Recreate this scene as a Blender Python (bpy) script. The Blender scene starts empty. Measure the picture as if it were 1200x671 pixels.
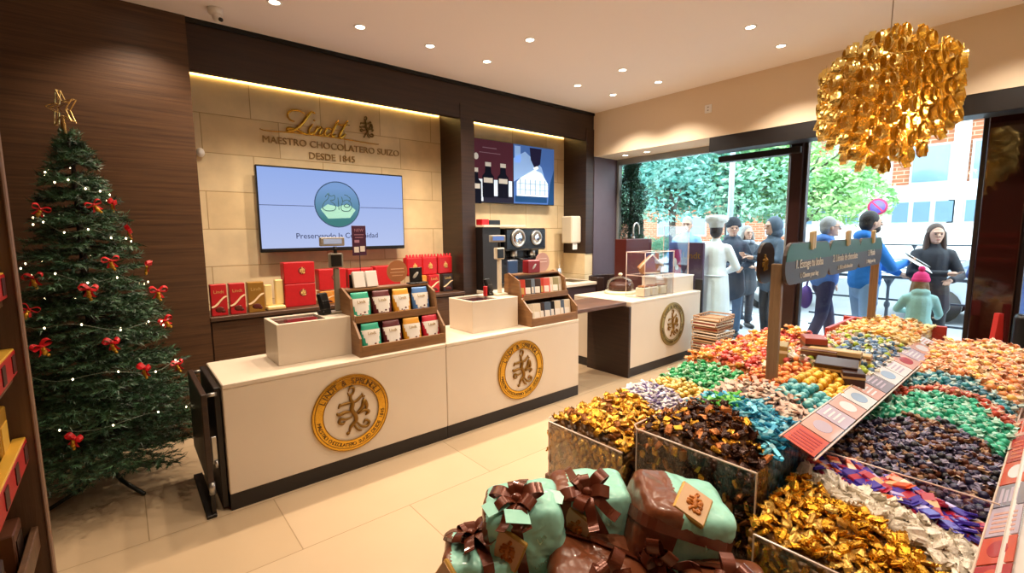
import bpy, bmesh, math, random
from mathutils import Vector as V, Matrix, Euler, noise
random.seed(7)
R=math.radians; PI=math.pi
scn=bpy.context.scene; col=scn.collection
# ---------------------------------------------------------------- materials
def srgb(h):
    h=h.lstrip('#'); o=[]
    for i in (0,2,4):
        c=int(h[i:i+2],16)/255; o.append(c/12.92 if c<=.04045 else ((c+.055)/1.055)**2.4)
    return (*o,1)
MATS={}
def mat(name,color,rough=.5,metal=0,bump=0,bscale=40,emit=0,vary=0,vscale=8,coat=0,trans=0,spec=None):
    if name in MATS: return MATS[name]
    m=bpy.data.materials.new(name); m.use_nodes=True; nt=m.node_tree; b=nt.nodes['Principled BSDF']
    c=srgb(color) if isinstance(color,str) else (*color,1)
    b.inputs['Base Color'].default_value=c; b.inputs['Roughness'].default_value=rough; b.inputs['Metallic'].default_value=metal
    if coat: b.inputs['Coat Weight'].default_value=coat
    if spec is not None: b.inputs['Specular IOR Level'].default_value=spec
    if trans: b.inputs['Transmission Weight'].default_value=trans
    if emit: b.inputs['Emission Color'].default_value=c; b.inputs['Emission Strength'].default_value=emit
    tc=None
    if bump or vary: tc=nt.nodes.new('ShaderNodeTexCoord')
    if bump:
        n=nt.nodes.new('ShaderNodeTexNoise'); n.inputs['Scale'].default_value=bscale; n.inputs['Detail'].default_value=3
        bp=nt.nodes.new('ShaderNodeBump'); bp.inputs['Strength'].default_value=bump; bp.inputs['Distance'].default_value=.02
        nt.links.new(tc.outputs['Object'],n.inputs['Vector']); nt.links.new(n.outputs['Fac'],bp.inputs['Height']); nt.links.new(bp.outputs['Normal'],b.inputs['Normal'])
    if vary:
        n=nt.nodes.new('ShaderNodeTexNoise'); n.inputs['Scale'].default_value=vscale; n.inputs['Detail'].default_value=4
        mx=nt.nodes.new('ShaderNodeMix'); mx.data_type='RGBA'
        mx.inputs[6].default_value=tuple(x*(1-vary) for x in c[:3])+(1,); mx.inputs[7].default_value=tuple(min(1,x*(1+vary)) for x in c[:3])+(1,)
        nt.links.new(tc.outputs['Object'],n.inputs['Vector']); nt.links.new(n.outputs['Fac'],mx.inputs[0]); nt.links.new(mx.outputs[2],b.inputs['Base Color'])
    MATS[name]=m; return m
def wood(name,c1,c2,scale=(1.2,1.2,40),rough=.45,bump=.12):
    if name in MATS: return MATS[name]
    m=bpy.data.materials.new(name); m.use_nodes=True; nt=m.node_tree; b=nt.nodes['Principled BSDF']
    g=nt.nodes.new('ShaderNodeTexCoord'); mp=nt.nodes.new('ShaderNodeMapping'); mp.inputs['Scale'].default_value=scale
    n=nt.nodes.new('ShaderNodeTexNoise'); n.inputs['Scale'].default_value=1.6; n.inputs['Detail'].default_value=7; n.inputs['Roughness'].default_value=.65
    r=nt.nodes.new('ShaderNodeValToRGB'); r.color_ramp.elements[0].position=.32; r.color_ramp.elements[1].position=.7
    r.color_ramp.elements[0].color=srgb(c1); r.color_ramp.elements[1].color=srgb(c2)
    bp=nt.nodes.new('ShaderNodeBump'); bp.inputs['Strength'].default_value=bump; bp.inputs['Distance'].default_value=.01
    L=nt.links.new
    L(g.outputs['Object'],mp.inputs['Vector']); L(mp.outputs[0],n.inputs['Vector']); L(n.outputs['Fac'],r.inputs[0]); L(r.outputs[0],b.inputs['Base Color'])
    L(n.outputs['Fac'],bp.inputs['Height']); L(bp.outputs[0],b.inputs['Normal'])
    b.inputs['Roughness'].default_value=rough; MATS[name]=m; return m
def bricks(name,c1,c2,mortar,bw,rh,axis='XZ',msize=.006,rough=.7,offset=.5,vary=.12,bump=.3,bias=0,nscale=3):
    if name in MATS: return MATS[name]
    m=bpy.data.materials.new(name); m.use_nodes=True; nt=m.node_tree; b=nt.nodes['Principled BSDF']; L=nt.links.new
    g=nt.nodes.new('ShaderNodeTexCoord'); s=nt.nodes.new('ShaderNodeSeparateXYZ'); cb=nt.nodes.new('ShaderNodeCombineXYZ')
    L(g.outputs['Object'],s.inputs[0]); L(s.outputs[axis[0]],cb.inputs[0]); L(s.outputs[axis[1]],cb.inputs[1])
    t=nt.nodes.new('ShaderNodeTexBrick'); t.offset=offset; t.inputs['Scale'].default_value=1; t.inputs['Brick Width'].default_value=bw; t.inputs['Row Height'].default_value=rh
    t.inputs['Mortar Size'].default_value=msize; t.inputs['Mortar Smooth'].default_value=.3; t.inputs['Bias'].default_value=bias
    t.inputs['Color1'].default_value=srgb(c1); t.inputs['Color2'].default_value=srgb(c2); t.inputs['Mortar'].default_value=srgb(mortar)
    L(cb.outputs[0],t.inputs['Vector'])
    n=nt.nodes.new('ShaderNodeTexNoise'); n.inputs['Scale'].default_value=nscale; n.inputs['Detail'].default_value=6
    L(g.outputs['Object'],n.inputs['Vector'])
    mr=nt.nodes.new('ShaderNodeMapRange'); mr.inputs[3].default_value=1-vary; mr.inputs[4].default_value=1+vary*.6; mr.inputs[1].default_value=.3; mr.inputs[2].default_value=.7
    L(n.outputs['Fac'],mr.inputs[0])
    mx=nt.nodes.new('ShaderNodeMix'); mx.data_type='RGBA'; mx.blend_type='MULTIPLY'; mx.inputs[0].default_value=1
    L(t.outputs['Color'],mx.inputs[6]); L(mr.outputs[0],mx.inputs[7]); L(mx.outputs[2],b.inputs['Base Color'])
    bp=nt.nodes.new('ShaderNodeBump'); bp.inputs['Strength'].default_value=bump; bp.inputs['Distance'].default_value=.01; bp.invert=True
    L(t.outputs['Fac'],bp.inputs['Height']); L(bp.outputs[0],b.inputs['Normal'])
    b.inputs['Roughness'].default_value=rough; MATS[name]=m; return m
def clear(name,tint='#ffffff',refl=.10,rough=.02):
    if name in MATS: return MATS[name]
    m=bpy.data.materials.new(name); m.use_nodes=True; nt=m.node_tree; nt.nodes.clear(); L=nt.links.new
    o=nt.nodes.new('ShaderNodeOutputMaterial'); t=nt.nodes.new('ShaderNodeBsdfTransparent'); t.inputs[0].default_value=srgb(tint)
    g=nt.nodes.new('ShaderNodeBsdfGlossy'); g.inputs['Roughness'].default_value=rough
    lw=nt.nodes.new('ShaderNodeLayerWeight'); lw.inputs['Blend'].default_value=.25
    mr=nt.nodes.new('ShaderNodeMapRange'); mr.inputs[3].default_value=refl*.3; mr.inputs[4].default_value=refl*4
    x=nt.nodes.new('ShaderNodeMixShader'); L(lw.outputs['Fresnel'],mr.inputs[0]); L(mr.outputs[0],x.inputs[0]); L(t.outputs[0],x.inputs[1]); L(g.outputs[0],x.inputs[2]); L(x.outputs[0],o.inputs[0])
    MATS[name]=m; return m
# ---------------------------------------------------------------- mesh builder
class MB:
    def __init__(s): s.v=[]; s.f=[]; s.m=[]; s.s=[]
    def add(s,vs,fs,mi=0,smooth=False,M=None):
        k=len(s.v)
        for p in vs: s.v.append(tuple(M@V(p)) if M is not None else tuple(p))
        for f in fs: s.f.append([k+i for i in f]); s.m.append(mi); s.s.append(smooth)
        return s
    def box(s,c,d,bev=0,mi=0,rot=None,M=None):
        cx,cy,cz=c; hx,hy,hz=d[0]/2,d[1]/2,d[2]/2; h=(hx,hy,hz)
        T=Matrix.Translation(c)
        if rot: T=T@Euler(rot).to_matrix().to_4x4()
        if M is not None: T=M@T
        if bev<=0:
            vs=[(x,y,z) for x in(-hx,hx) for y in(-hy,hy) for z in(-hz,hz)]
            fs=[(0,1,3,2),(4,6,7,5),(0,4,5,1),(2,3,7,6),(0,2,6,4),(1,5,7,3)]
            return s.add(vs,fs,mi,False,T)
        bev=min(bev,min(h)*.9); vs=[];fs=[]
        sg=[(a,b,c2) for a in(-1,1) for b in(-1,1) for c2 in(-1,1)]; ix={g:i for i,g in enumerate(sg)}
        for g in sg:
            for ax in range(3):
                vs.append(tuple(g[i]*(h[i] if i==ax else h[i]-bev) for i in range(3)))
        for ax in range(3):
            a,b=[i for i in range(3) if i!=ax]
            for sn in(-1,1):
                q=[]
                for (u,w) in((-1,-1),(1,-1),(1,1),(-1,1)):
                    g=[0,0,0]; g[ax]=sn; g[a]=u; g[b]=w; q.append(ix[tuple(g)]*3+ax)
                fs.append(q)
            for u in(-1,1):
                for w in(-1,1):
                    g=[0,0,0]; g[a]=u; g[b]=w; g[ax]=-1; i0=ix[tuple(g)]; g[ax]=1; i1=ix[tuple(g)]
                    fs.append([i0*3+a,i1*3+a,i1*3+b,i0*3+b])
        for g in sg: i=ix[g]; fs.append([i*3,i*3+1,i*3+2])
        return s.add(vs,fs,mi,False,T)
    def b2(s,x0,x1,y0,y1,z0,z1,bev=0,mi=0): return s.box(((x0+x1)/2,(y0+y1)/2,(z0+z1)/2),(abs(x1-x0),abs(y1-y0),abs(z1-z0)),bev,mi)
    def tube(s,path,r,n=8,mi=0,caps=True,smooth=True,flat=1,M=None):
        P=[V(p) for p in path]; rs=r if isinstance(r,(list,tuple)) else [r]*len(P); vs=[];fs=[]
        t0=(P[1]-P[0]).normalized(); up=V((0,0,1)) if abs(t0.z)<.9 else V((1,0,0)); nrm=(up-t0*up.dot(t0)).normalized()
        for i,p in enumerate(P):
            t=(P[min(i+1,len(P)-1)]-P[max(i-1,0)]); t=t.normalized() if t.length>1e-9 else t0
            nrm=(nrm-t*nrm.dot(t)); nrm=nrm.normalized() if nrm.length>1e-6 else V((1,0,0)); bn=t.cross(nrm)
            for k in range(n):
                a=2*PI*k/n; vs.append(p+(nrm*math.cos(a)*flat+bn*math.sin(a))*rs[i])
        for i in range(len(P)-1):
            for k in range(n): fs.append((i*n+k,i*n+(k+1)%n,(i+1)*n+(k+1)%n,(i+1)*n+k))
        if caps: fs.append(tuple(reversed(range(n)))); fs.append(tuple((len(P)-1)*n+k for k in range(n)))
        return s.add(vs,fs,mi,smooth,M)
    def cyl(s,a,b,r,n=16,mi=0,smooth=True,r2=None): return s.tube([a,b],[r,r if r2 is None else r2],n,mi,True,smooth)
    def lathe(s,prof,n=24,mi=0,c=(0,0,0),smooth=True,M=None):
        vs=[];fs=[]
        for (r,z) in prof:
            for k in range(n): a=2*PI*k/n; vs.append((c[0]+max(r,1e-4)*math.cos(a),c[1]+max(r,1e-4)*math.sin(a),c[2]+z))
        for i in range(len(prof)-1):
            for k in range(n): fs.append((i*n+k,i*n+(k+1)%n,(i+1)*n+(k+1)%n,(i+1)*n+k))
        return s.add(vs,fs,mi,smooth,M)
    def ell(s,c,r,nu=16,nv=10,mi=0,M=None,rot=None):
        T=Matrix.Translation(c)
        if rot: T=T@Euler(rot).to_matrix().to_4x4()
        if M is not None: T=M@T
        vs=[(0,0,-r[2])];fs=[]
        for j in range(1,nv):
            ph=-PI/2+PI*j/nv
            for i in range(nu): a=2*PI*i/nu; vs.append((r[0]*math.cos(ph)*math.cos(a),r[1]*math.cos(ph)*math.sin(a),r[2]*math.sin(ph)))
        vs.append((0,0,r[2])); L=len(vs)-1
        for i in range(nu): fs.append((0,1+(i+1)%nu,1+i)); fs.append((L,1+(nv-2)*nu+i,1+(nv-2)*nu+(i+1)%nu))
        for j in range(nv-2):
            for i in range(nu): fs.append((1+j*nu+i,1+j*nu+(i+1)%nu,1+(j+1)*nu+(i+1)%nu,1+(j+1)*nu+i))
        return s.add(vs,fs,mi,True,T)
    def cap(s,a,b,ra,rb,n=14,mi=0,sc=None):
        a=V(a);b=V(b);d=b-a;L=d.length
        if L<1e-6: return s.ell(a,(ra,)*3,mi=mi)
        t=d/L; pts=[];rr=[]
        for k in range(5): th=PI/2*(1-k/5+0.0); pts.append(a-t*ra*math.sin(th)); rr.append(max(ra*math.cos(th),1e-4))
        for k in range(1,4): q=k/4; pts.append(a+d*q); rr.append(ra+(rb-ra)*q)
        for k in range(6): th=PI/2*k/5; pts.append(b+t*rb*math.sin(th)); rr.append(max(rb*math.cos(th),1e-4))
        k0=len(s.v); s.tube(pts,rr,n,mi)
        if sc:
            c=(a+b)/2
            for i in range(k0,len(s.v)):
                p=V(s.v[i]); s.v[i]=(c.x+(p.x-c.x)*sc[0],c.y+(p.y-c.y)*sc[1],p.z)
        return s
    def prism(s,poly,z0,z1,mi=0,M=None,smooth=False):
        n=len(poly); vs=[(x,y,z0) for x,y in poly]+[(x,y,z1) for x,y in poly]
        fs=[tuple(reversed(range(n))),tuple(range(n,2*n))]+[(i,(i+1)%n,n+(i+1)%n,n+i) for i in range(n)]
        return s.add(vs,fs,mi,smooth,M)
    def strip(s,path,wid,w,th=.002,mi=0,smooth=False,M=None):
        """a thin band of width w along path; wid = width direction(s)"""
        P=[V(p) for p in path]; n=len(P); W=[V(x).normalized() for x in wid] if isinstance(wid[0],(tuple,list,V)) else [V(wid).normalized()]*n
        ww=w if isinstance(w,(list,tuple)) else [w]*n; vs=[];fs=[]
        for i,p in enumerate(P):
            t=(P[min(i+1,n-1)]-P[max(i-1,0)]).normalized(); nn=t.cross(W[i]); nn=nn.normalized() if nn.length>1e-6 else V((0,0,1))
            for a,b in((-1,-1),(1,-1),(1,1),(-1,1)): vs.append(p+W[i]*a*ww[i]/2+nn*b*th/2)
        for i in range(n-1):
            for k in range(4): fs.append((i*4+k,i*4+(k+1)%4,(i+1)*4+(k+1)%4,(i+1)*4+k))
        fs.append((3,2,1,0)); fs.append(tuple((n-1)*4+k for k in range(4)))
        return s.add(vs,fs,mi,smooth,M)
    def merge(s,o,mi=None,M=None):
        k=len(s.v)
        for p in o.v: s.v.append(tuple(M@V(p)) if M is not None else p)
        for f,m,sm in zip(o.f,o.m,o.s): s.f.append([k+i for i in f]); s.m.append(m if mi is None else mi); s.s.append(sm)
        return s
    def mesh(s,name,mats,recalc=True):
        me=bpy.data.meshes.new(name); me.from_pydata(s.v,[],s.f)
        for m in (mats if isinstance(mats,(list,tuple)) else [mats]): me.materials.append(m)
        me.polygons.foreach_set('material_index',s.m); me.polygons.foreach_set('use_smooth',s.s)
        if recalc:
            bm=bmesh.new(); bm.from_mesh(me); bmesh.ops.recalc_face_normals(bm,faces=bm.faces); bm.to_mesh(me); bm.free()
        me.update(); return me
def tag(o,label,cat=None,group=None,kind=None):
    if label: o['label']=label
    if cat: o['category']=cat
    if group: o['group']=group
    if kind: o['kind']=kind
    return o
def O(name,mb,mats,parent=None,loc=(0,0,0),rot=(0,0,0),recalc=True):
    me=mb if isinstance(mb,bpy.types.Mesh) else mb.mesh(name,mats,recalc)
    o=bpy.data.objects.new(name,me); col.objects.link(o); o.location=loc; o.rotation_euler=rot
    if parent: o.parent=parent
    return o
def T(name,label,cat,loc=(0,0,0),rot=(0,0,0),group=None,kind=None):
    o=bpy.data.objects.new(name,None); col.objects.link(o); o.location=loc; o.rotation_euler=rot; o.empty_display_size=.1
    return tag(o,label,cat,group,kind)
KIDS={}
def dup(o,loc=None,rot=None,label=None,group=None,parent=None,scale=None):
    c=o.copy(); col.objects.link(c)
    if parent is not None: c.parent=parent
    for ch in [x for x in o.children]: dup(ch,parent=c)
    if loc is not None: c.location=loc
    if rot is not None: c.rotation_euler=rot
    if scale is not None: c.scale=scale
    if label: c['label']=label
    if group: c['group']=group
    return c
def S(name,mb,mats,**k): o=O(name,mb,mats,**k); o['kind']='structure'; return o
TXT={}
def textmb(st,size,ext=.001,align='CENTER',spacing=1.0,mi=0,M=None):
    key=(st,align,spacing)
    if key not in TXT:
        c=bpy.data.curves.new('lettering','FONT'); c.body=st; c.size=1; c.extrude=.02; c.align_x=align; c.space_character=spacing; c.resolution_u=3
        ob=bpy.data.objects.new('lettering',c); col.objects.link(ob); bpy.context.view_layer.update()
        dg=bpy.context.evaluated_depsgraph_get(); me=bpy.data.meshes.new_from_object(ob.evaluated_get(dg))
        TXT[key]=([tuple(v.co) for v in me.vertices],[tuple(p.vertices) for p in me.polygons])
        bpy.data.objects.remove(ob); bpy.data.curves.remove(c); bpy.data.meshes.remove(me)
    vs,fs=TXT[key]; mb=MB(); mb.add([(x*size,y*size,z/.02*ext) for x,y,z in vs],fs,mi,False,M); return mb
def remesh(mb,vox,smooth=2,name='tmp'):
    me=mb.mesh(name,[],True); ob=bpy.data.objects.new(name,me); col.objects.link(ob)
    m=ob.modifiers.new('r','REMESH'); m.mode='VOXEL'; m.voxel_size=vox
    s=ob.modifiers.new('s','SMOOTH'); s.iterations=smooth; s.factor=.5
    bpy.context.view_layer.update(); dg=bpy.context.evaluated_depsgraph_get(); out=bpy.data.meshes.new_from_object(ob.evaluated_get(dg))
    bpy.data.objects.remove(ob); bpy.data.meshes.remove(me)
    out.polygons.foreach_set('use_smooth',[True]*len(out.polygons)); return out
def OM(name,me,mats,parent=None,loc=(0,0,0),rot=(0,0,0)):
    me.name=name; me.materials.clear()
    for m in (mats if isinstance(mats,(list,tuple)) else [mats]): me.materials.append(m)
    return O(name,me,None,parent,loc,rot)
def FXZ(x,y,z,rz=0): # frame: local x->X, local y->Z, local z->-Y (faces the shop)
    return Matrix.Translation((x,y,z))@Matrix.Rotation(rz,4,'Z')@Matrix.Rotation(PI/2,4,'X')
def smooth_path(pts,k=4):
    P=[V(p) if len(p)==3 else V((p[0],p[1],0)) for p in pts]; out=[]
    for i in range(len(P)-1):
        a=P[max(i-1,0)];b=P[i];c=P[i+1];d=P[min(i+2,len(P)-1)]
        for j in range(k):
            t=j/k; out.append(.5*((2*b)+(c-a)*t+(2*a-5*b+4*c-d)*t*t+(3*b-a-3*c+d)*t*t*t))
    out.append(P[-1]); return out
# common materials
CR=mat('cream_stone','#dccdb8',.4,vary=.04,vscale=5); DW=wood('dark_wood','#241610','#3a251a',(1.2,1.2,30)); 
WD=wood('wall_wood','#3e2818','#624329',(1.0,1.0,34)); DK=mat('dark_trim','#17110f',.45); BLK=mat('black_plastic','#0b0b0c',.35)
GOLD=mat('polished_gold','#d7a83c',.25,.85,bump=.05); GOLDD=mat('gold_brown_ink','#8a6420',.4,.5); BRN=mat('brown_ink','#4a3008',.5)
WHT=mat('white_plastic','#eeeae4',.4); STEEL=mat('brushed_steel','#b9b9b6',.3,.9); CREAMP=mat('cream_plastic','#d9cdb6',.4)
PLEX=clear('acrylic_sheet','#ffffff',.09); PEDGE=mat('acrylic_edge','#e2c6b4',.25,spec=.8)
REDB=mat('red_card','#b91820',.4,vary=.12,vscale=30); GOLDC=mat('gold_card','#a67a33',.35,.5); PALE=mat('pale_cream_paper','#e9ddbf',.55)
# ---------------------------------------------------------------- setting
CEIL=3.24
fl=bricks('floor_tiles','#c3ab8b','#bca382','#98805f',1.2,.6,'XY',.003,.32,.5,.07,.15,0,1.4)
S('floor',MB().b2(-.85,5.78,-2.6,4.95,-.1,0),fl)
ce=mat('ceiling_paint','#f1e8e2',.9); S('ceiling',MB().b2(-.95,5.95,-2.7,5.0,CEIL,CEIL+.1),ce)
wl=mat('cream_wall_paint','#e4cfb2',.85)
stone=bricks('limestone_blocks','#e6d2aa','#dcc294','#b89a6c',.62,.33,'XZ',.004,.75,.37,.16,.5,0,4)
S('wall_back',MB().b2(-.85,5.3,4.88,5.0,0,CEIL),stone)
S('wall_left',MB().b2(-.97,-.85,-2.6,5.0,0,CEIL),WD)
S('wall_front',MB().b2(-.97,5.95,-2.72,-2.6,0,CEIL),wl)
S('wall_right',MB().b2(5.78,5.95,-2.6,-1.1,0,2.65),wl)
# dark timber front of the back wall
S('trim_1',MB().b2(-.85,.52,4.43,4.88,0,CEIL-.0),WD)
S('trim_2',MB().b2(.52,5.25,4.46,4.53,2.862,CEIL-.035).b2(.52,5.25,4.53,4.88,3.02,CEIL-.035),DW)
S('trim_3',MB().b2(3.0,3.18,4.45,4.88,0,3.02),DW)
S('trim_4',MB().b2(5.09,5.25,4.45,4.88,1.29,3.02),DW)
pur=mat('dark_plum_panel','#5a4c55',.5,vary=.1); S('trim_5',MB().b2(5.25,5.78,4.44,4.9,0,2.65),pur)
S('trim_6',MB().b2(5.09,5.25,4.46,4.88,0,1.29),stone)
S('trim_7',MB().b2(.52,5.25,4.44,4.5,CEIL-.035,CEIL),mat('shadow_gap','#0c0908',.8))
S('wall_bulkhead',MB().b2(5.251,5.95,-2.6,4.9,2.65,CEIL),wl)
S('trim_8',MB().b2(5.255,5.5,-2.55,2.76,2.49,2.65,.004),DK)
S('trim_9',MB().b2(5.66,5.78,1.95,2.85,2.42,2.49,.004),DK)
# LED strips of the two niches
led=mat('warm_led','#ffd27a',.5,emit=6)
for i,(x0,x1) in enumerate(((.54,2.99),(3.19,5.08))):
    t=T('led_strip','thin warm light strip along the top of the '+('left stone niche with the round-logo screen' if i==0 else 'right stone niche with the split screen'),'light',((x0+x1)/2,4.85,2.99),group='niche light strips')
    O('profile',MB().b2(-(x1-x0)/2,(x1-x0)/2,-.012,.03,.006,.02),STEEL,t); O('diffuser',MB().b2(-(x1-x0)/2+.01,(x1-x0)/2-.01,.012,.028,-.05,.006,.002),led,t)
# window frames + glass
fr=mat('window_frame_dark','#241a19',.35); frl=mat('window_frame_grey','#8f908c',.35,.3)
glass=clear('window_glass','#f4fbfa',.05)
def window(n,y0,y1,z1=2.6):
    w=T('window_%d'%n,None,None,(5.78,(y0+y1)/2,0),kind='structure'); h=(y1-y0)/2
    O('window_pane',MB().b2(0,.012,-h+.03,h-.03,.06,z1-.02),glass,w)
    O('window_frame',MB().b2(-.03,.05,-h,h,0,.06,.004).b2(-.03,.05,-h,h,z1-.03,2.65,.004).b2(-.03,.05,-h,-h+.035,.06,z1,.004).b2(-.03,.05,h-.035,h,.06,z1,.004),frl if n==1 else fr,w)
window(1,2.06,4.43); window(2,.54,1.94); window(3,-1.1,.28)
S('trim_10',MB().b2(5.70,5.86,1.94,2.06,0,2.65,.005),mat('mullion_brown','#2a1512',.3))
pil=mat('dark_gloss_pillar','#2b100c',.08,coat=.6); S('trim_11',MB().b2(5.66,5.9,.28,.53,0,2.6,.006),pil)
S('trim_12',MB().b2(5.72,5.86,-1.1,4.43,-.005,.012),mat('threshold_metal','#6d6258',.4,.6))
# downlights
spots=[(.22,4.0),(.99,3.79),(1.62,3.80),(2.25,3.79),(2.87,3.78),(4.12,3.74),(4.73,3.72),(2.85,3.14),(4.10,3.11),(4.73,3.10),(4.08,1.83),(4.70,1.83),
       (.7,2.5),(2.0,2.3),(1.2,1.3),(2.6,1.0),(3.6,.4),(1.2,0.1),(2.6,-.6),(4.7,.3)]
dl_em=mat('lamp_lens','#fff0d8',.5,emit=14); n=0
def downlight(loc,label,grp):
    t=T('downlight',label,'ceiling light',loc,group=grp)
    O('trim_ring',MB().lathe([(.036,0),(.036,-.004),(.05,-.006),(.052,0)],20),WHT,t)
    O('lens',MB().lathe([(0,-.001),(.035,-.001),(.035,.0)],20),dl_em,t)
    return t
# where each is, read across the room
rowname={}
D0=downlight((*spots[0],CEIL),'recessed round downlight nearest the tree corner of the ceiling','ceiling downlights')
labs=['recessed round downlight over the tree-side end of the counter','second downlight of the row along the dark header, beyond the camera dome','third downlight of the row along the dark header','fourth downlight of the row along the dark header','fifth downlight of the row along the dark header, in front of the right niche','last downlight of the row along the header, at the window corner',
 'single downlight one step into the room above the second register','downlight above the open hatch between the counters','downlight above the logo end of the far counter','left one of the two downlights nearest the gold chandelier','right one of the two downlights nearest the gold chandelier']
for i,(x,y) in enumerate(spots[1:]):
    dup(D0,(x,y,CEIL),label=labs[i] if i<len(labs) else 'recessed downlight of the ceiling outside the picture')
for j,(x,y) in enumerate(((5.5,4.1),(5.5,3.75))): dup(D0,(x,y,2.65),label='small downlight in the white soffit, '+('next to the plum corner wall' if j==0 else 'further from the plum corner wall'))
for i,(x,y) in enumerate(spots):
    l=bpy.data.lights.new('downlight_lamp','SPOT'); l.energy=104; l.color=(1,.80,.60) if x<3.4 else (1,.87,.73); l.spot_size=R(116); l.spot_blend=.6; l.shadow_soft_size=.04
    if i==0: l.energy=60
    if i>11: l.energy=68
    o=bpy.data.objects.new('downlight_lamp',l); col.objects.link(o); o.location=(x,y,CEIL-.02)
for x,y in ((5.5,4.1),(5.5,3.75)):
    l=bpy.data.lights.new('downlight_lamp','SPOT'); l.energy=8; l.color=(1,.85,.7); l.spot_size=R(90); l.spot_blend=.6; l.shadow_soft_size=.03
    o=bpy.data.objects.new('downlight_lamp',l); col.objects.link(o); o.location=(x,y,2.63)
# ceiling camera dome, vent, wall plate, white knob on the stone
t=T('security_camera','white dome security camera on the ceiling by the dark header','security camera',(.68,4.17,CEIL))
O('mount',MB().lathe([(0,0),(.05,0),(.05,-.03),(.035,-.045),(0,-.045)],20),WHT,t)
O('camera_head',MB().ell((0.01,-.01,-.06),(.035,.035,.035)),WHT,t); O('lens',MB().cyl((.02,-.03,-.075),(.026,-.05,-.085),.014,12),BLK,t)
t=T('ceiling_vent','rectangular white slotted air grille in the ceiling by the chandelier','vent',(3.93,1.05,CEIL))
O('grille_frame',MB().b2(-.16,.16,-.1,.1,-.008,0,.002),mat('grille_white','#ddd0c6',.6),t)
O('slots',MB().b2(-.14,.14,-.07,-.055,-.010,-.007).b2(-.14,.14,-.02,-.005,-.010,-.007).b2(-.14,.14,.03,.045,-.010,-.007).b2(-.14,.14,.07,.08,-.010,-.007),mat('grille_slot','#a9988c',.7),t)
t=T('speaker_hatch','flush square hatch outline in the ceiling above the camera side','vent',(3.0,1.45,CEIL))
O('hatch_frame',MB().b2(-.14,.14,-.1,.1,-.006,0,.002),mat('grille_white','#ddd0c6',.6),t)
t=T('wall_plate','small white square sensor plate on the cream bulkhead','wall plate',(5.25,2.78,2.97))
O('plate',MB().b2(-.012,0,-.04,.04,-.045,.045,.003),WHT,t); O('sensor_dots',MB().b2(-.014,-.011,-.008,.008,.012,.022).b2(-.014,-.011,-.008,.008,-.022,-.012),mat('dot_grey','#8b7c6e',.6),t)
t=T('wall_sensor','small round white sensor on the stone at the left niche edge','sensor',(.6,4.88,2.3))
O('sensor_body',MB().ell((0,-.03,0),(.03,.035,.04)),WHT,t); O('sensor_base',MB().cyl((0,0,0),(0,-.015,0),.035,16),CREAMP,t)
# ---------------------------------------------------------------- niche shelf, TVs, sign
t=T('shelf_cabinet','long dark wood cabinet with a product shelf under the round-logo screen','cabinet',(.52,4.43,0))
O('carcass',MB().b2(0,2.48,.03,.45,0,.90),DW,t); O('shelf_top',MB().b2(0,2.48,-.01,.45,.90,.935,.004),wood('shelf_wood','#3b271b','#5a3d2a'),t)
for i in range(4): O('door',MB().b2(.01+i*.617,.61+i*.617,.012,.03,.05,.89,.003),WD,t)
t=T('back_counter','dark back counter with pale top under the split screen','cabinet',(3.18,4.1,0))
O('carcass',MB().b2(0,1.8,.02,.77,0,.89),mat('plum_laminate','#4a3b40',.45),t); O('worktop',MB().b2(-.0,1.82,0,.77,.89,.93,.005),CR,t)
O('sink_inset',MB().b2(1.45,1.75,.15,.5,.925,.932),mat('sink_dark','#1c1716',.3,.4),t)
def screen_frame(t,w,h,d=.05):
    O('bezel',MB().b2(-w/2,w/2,0,d,-h/2,h/2,.006),BLK,t)
# TV 1
t=T('television','wide screen on the left stone niche showing a round teal logo and a Spanish slogan','screen',(1.71,4.75,1.83)); W,H_=1.44,.79
screen_frame(t,W,H_)
def screenmat(name,c1,c2,strength,axis='Z',lo=-.4,hi=.4):
    m=bpy.data.materials.new(name); m.use_nodes=True; nt=m.node_tree; nt.nodes.clear(); L=nt.links.new
    o=nt.nodes.new('ShaderNodeOutputMaterial'); e=nt.nodes.new('ShaderNodeEmission'); g=nt.nodes.new('ShaderNodeTexCoord'); s=nt.nodes.new('ShaderNodeSeparateXYZ')
    mr=nt.nodes.new('ShaderNodeMapRange'); mr.inputs[1].default_value=lo; mr.inputs[2].default_value=hi; mx=nt.nodes.new('ShaderNodeMix'); mx.data_type='RGBA'
    mx.inputs[6].default_value=srgb(c1); mx.inputs[7].default_value=srgb(c2)
    L(g.outputs['Object'],s.inputs[0]); L(s.outputs[axis],mr.inputs[0]); L(mr.outputs[0],mx.inputs[0]); L(mx.outputs[2],e.inputs[0]); e.inputs[1].default_value=strength; L(e.outputs[0],o.inputs[0]); return m
p=O('display',MB().b2(-W/2+.012,W/2-.012,-.002,.001,-H_/2+.035,H_/2-.015),screenmat('screen_sky','#b9c6ee','#94aeea',1.0),t)
em=lambda n,c,s=1: mat(n,c,.5,emit=s,spec=0)
lineM=em('screen_line','#3c4a78',.25)
O('picture_line',MB().b2(-W/2+.012,-.23,-.004,-.002,.035,.041).b2(.23,W/2-.012,-.004,-.002,.035,.041),lineM,p)
disc=MB(); N=40
disc.prism([(.222*math.cos(2*PI*i/N),.222*math.sin(2*PI*i/N)) for i in range(N)],0,.002,M=FXZ(0.0,-.002,.06)); O('picture_disc',disc,screenmat('screen_disc','#4f8f8f','#8db4ee',.75,'Z',-.1,.22),p)
ring=MB(); ring.tube([(.222*math.cos(2*PI*i/N),-.005,.06+.222*math.sin(2*PI*i/N)) for i in range(N+1)],.005,6); O('picture_ring',ring,em('screen_ring','#33496a',.25),p)
ln=MB()
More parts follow.
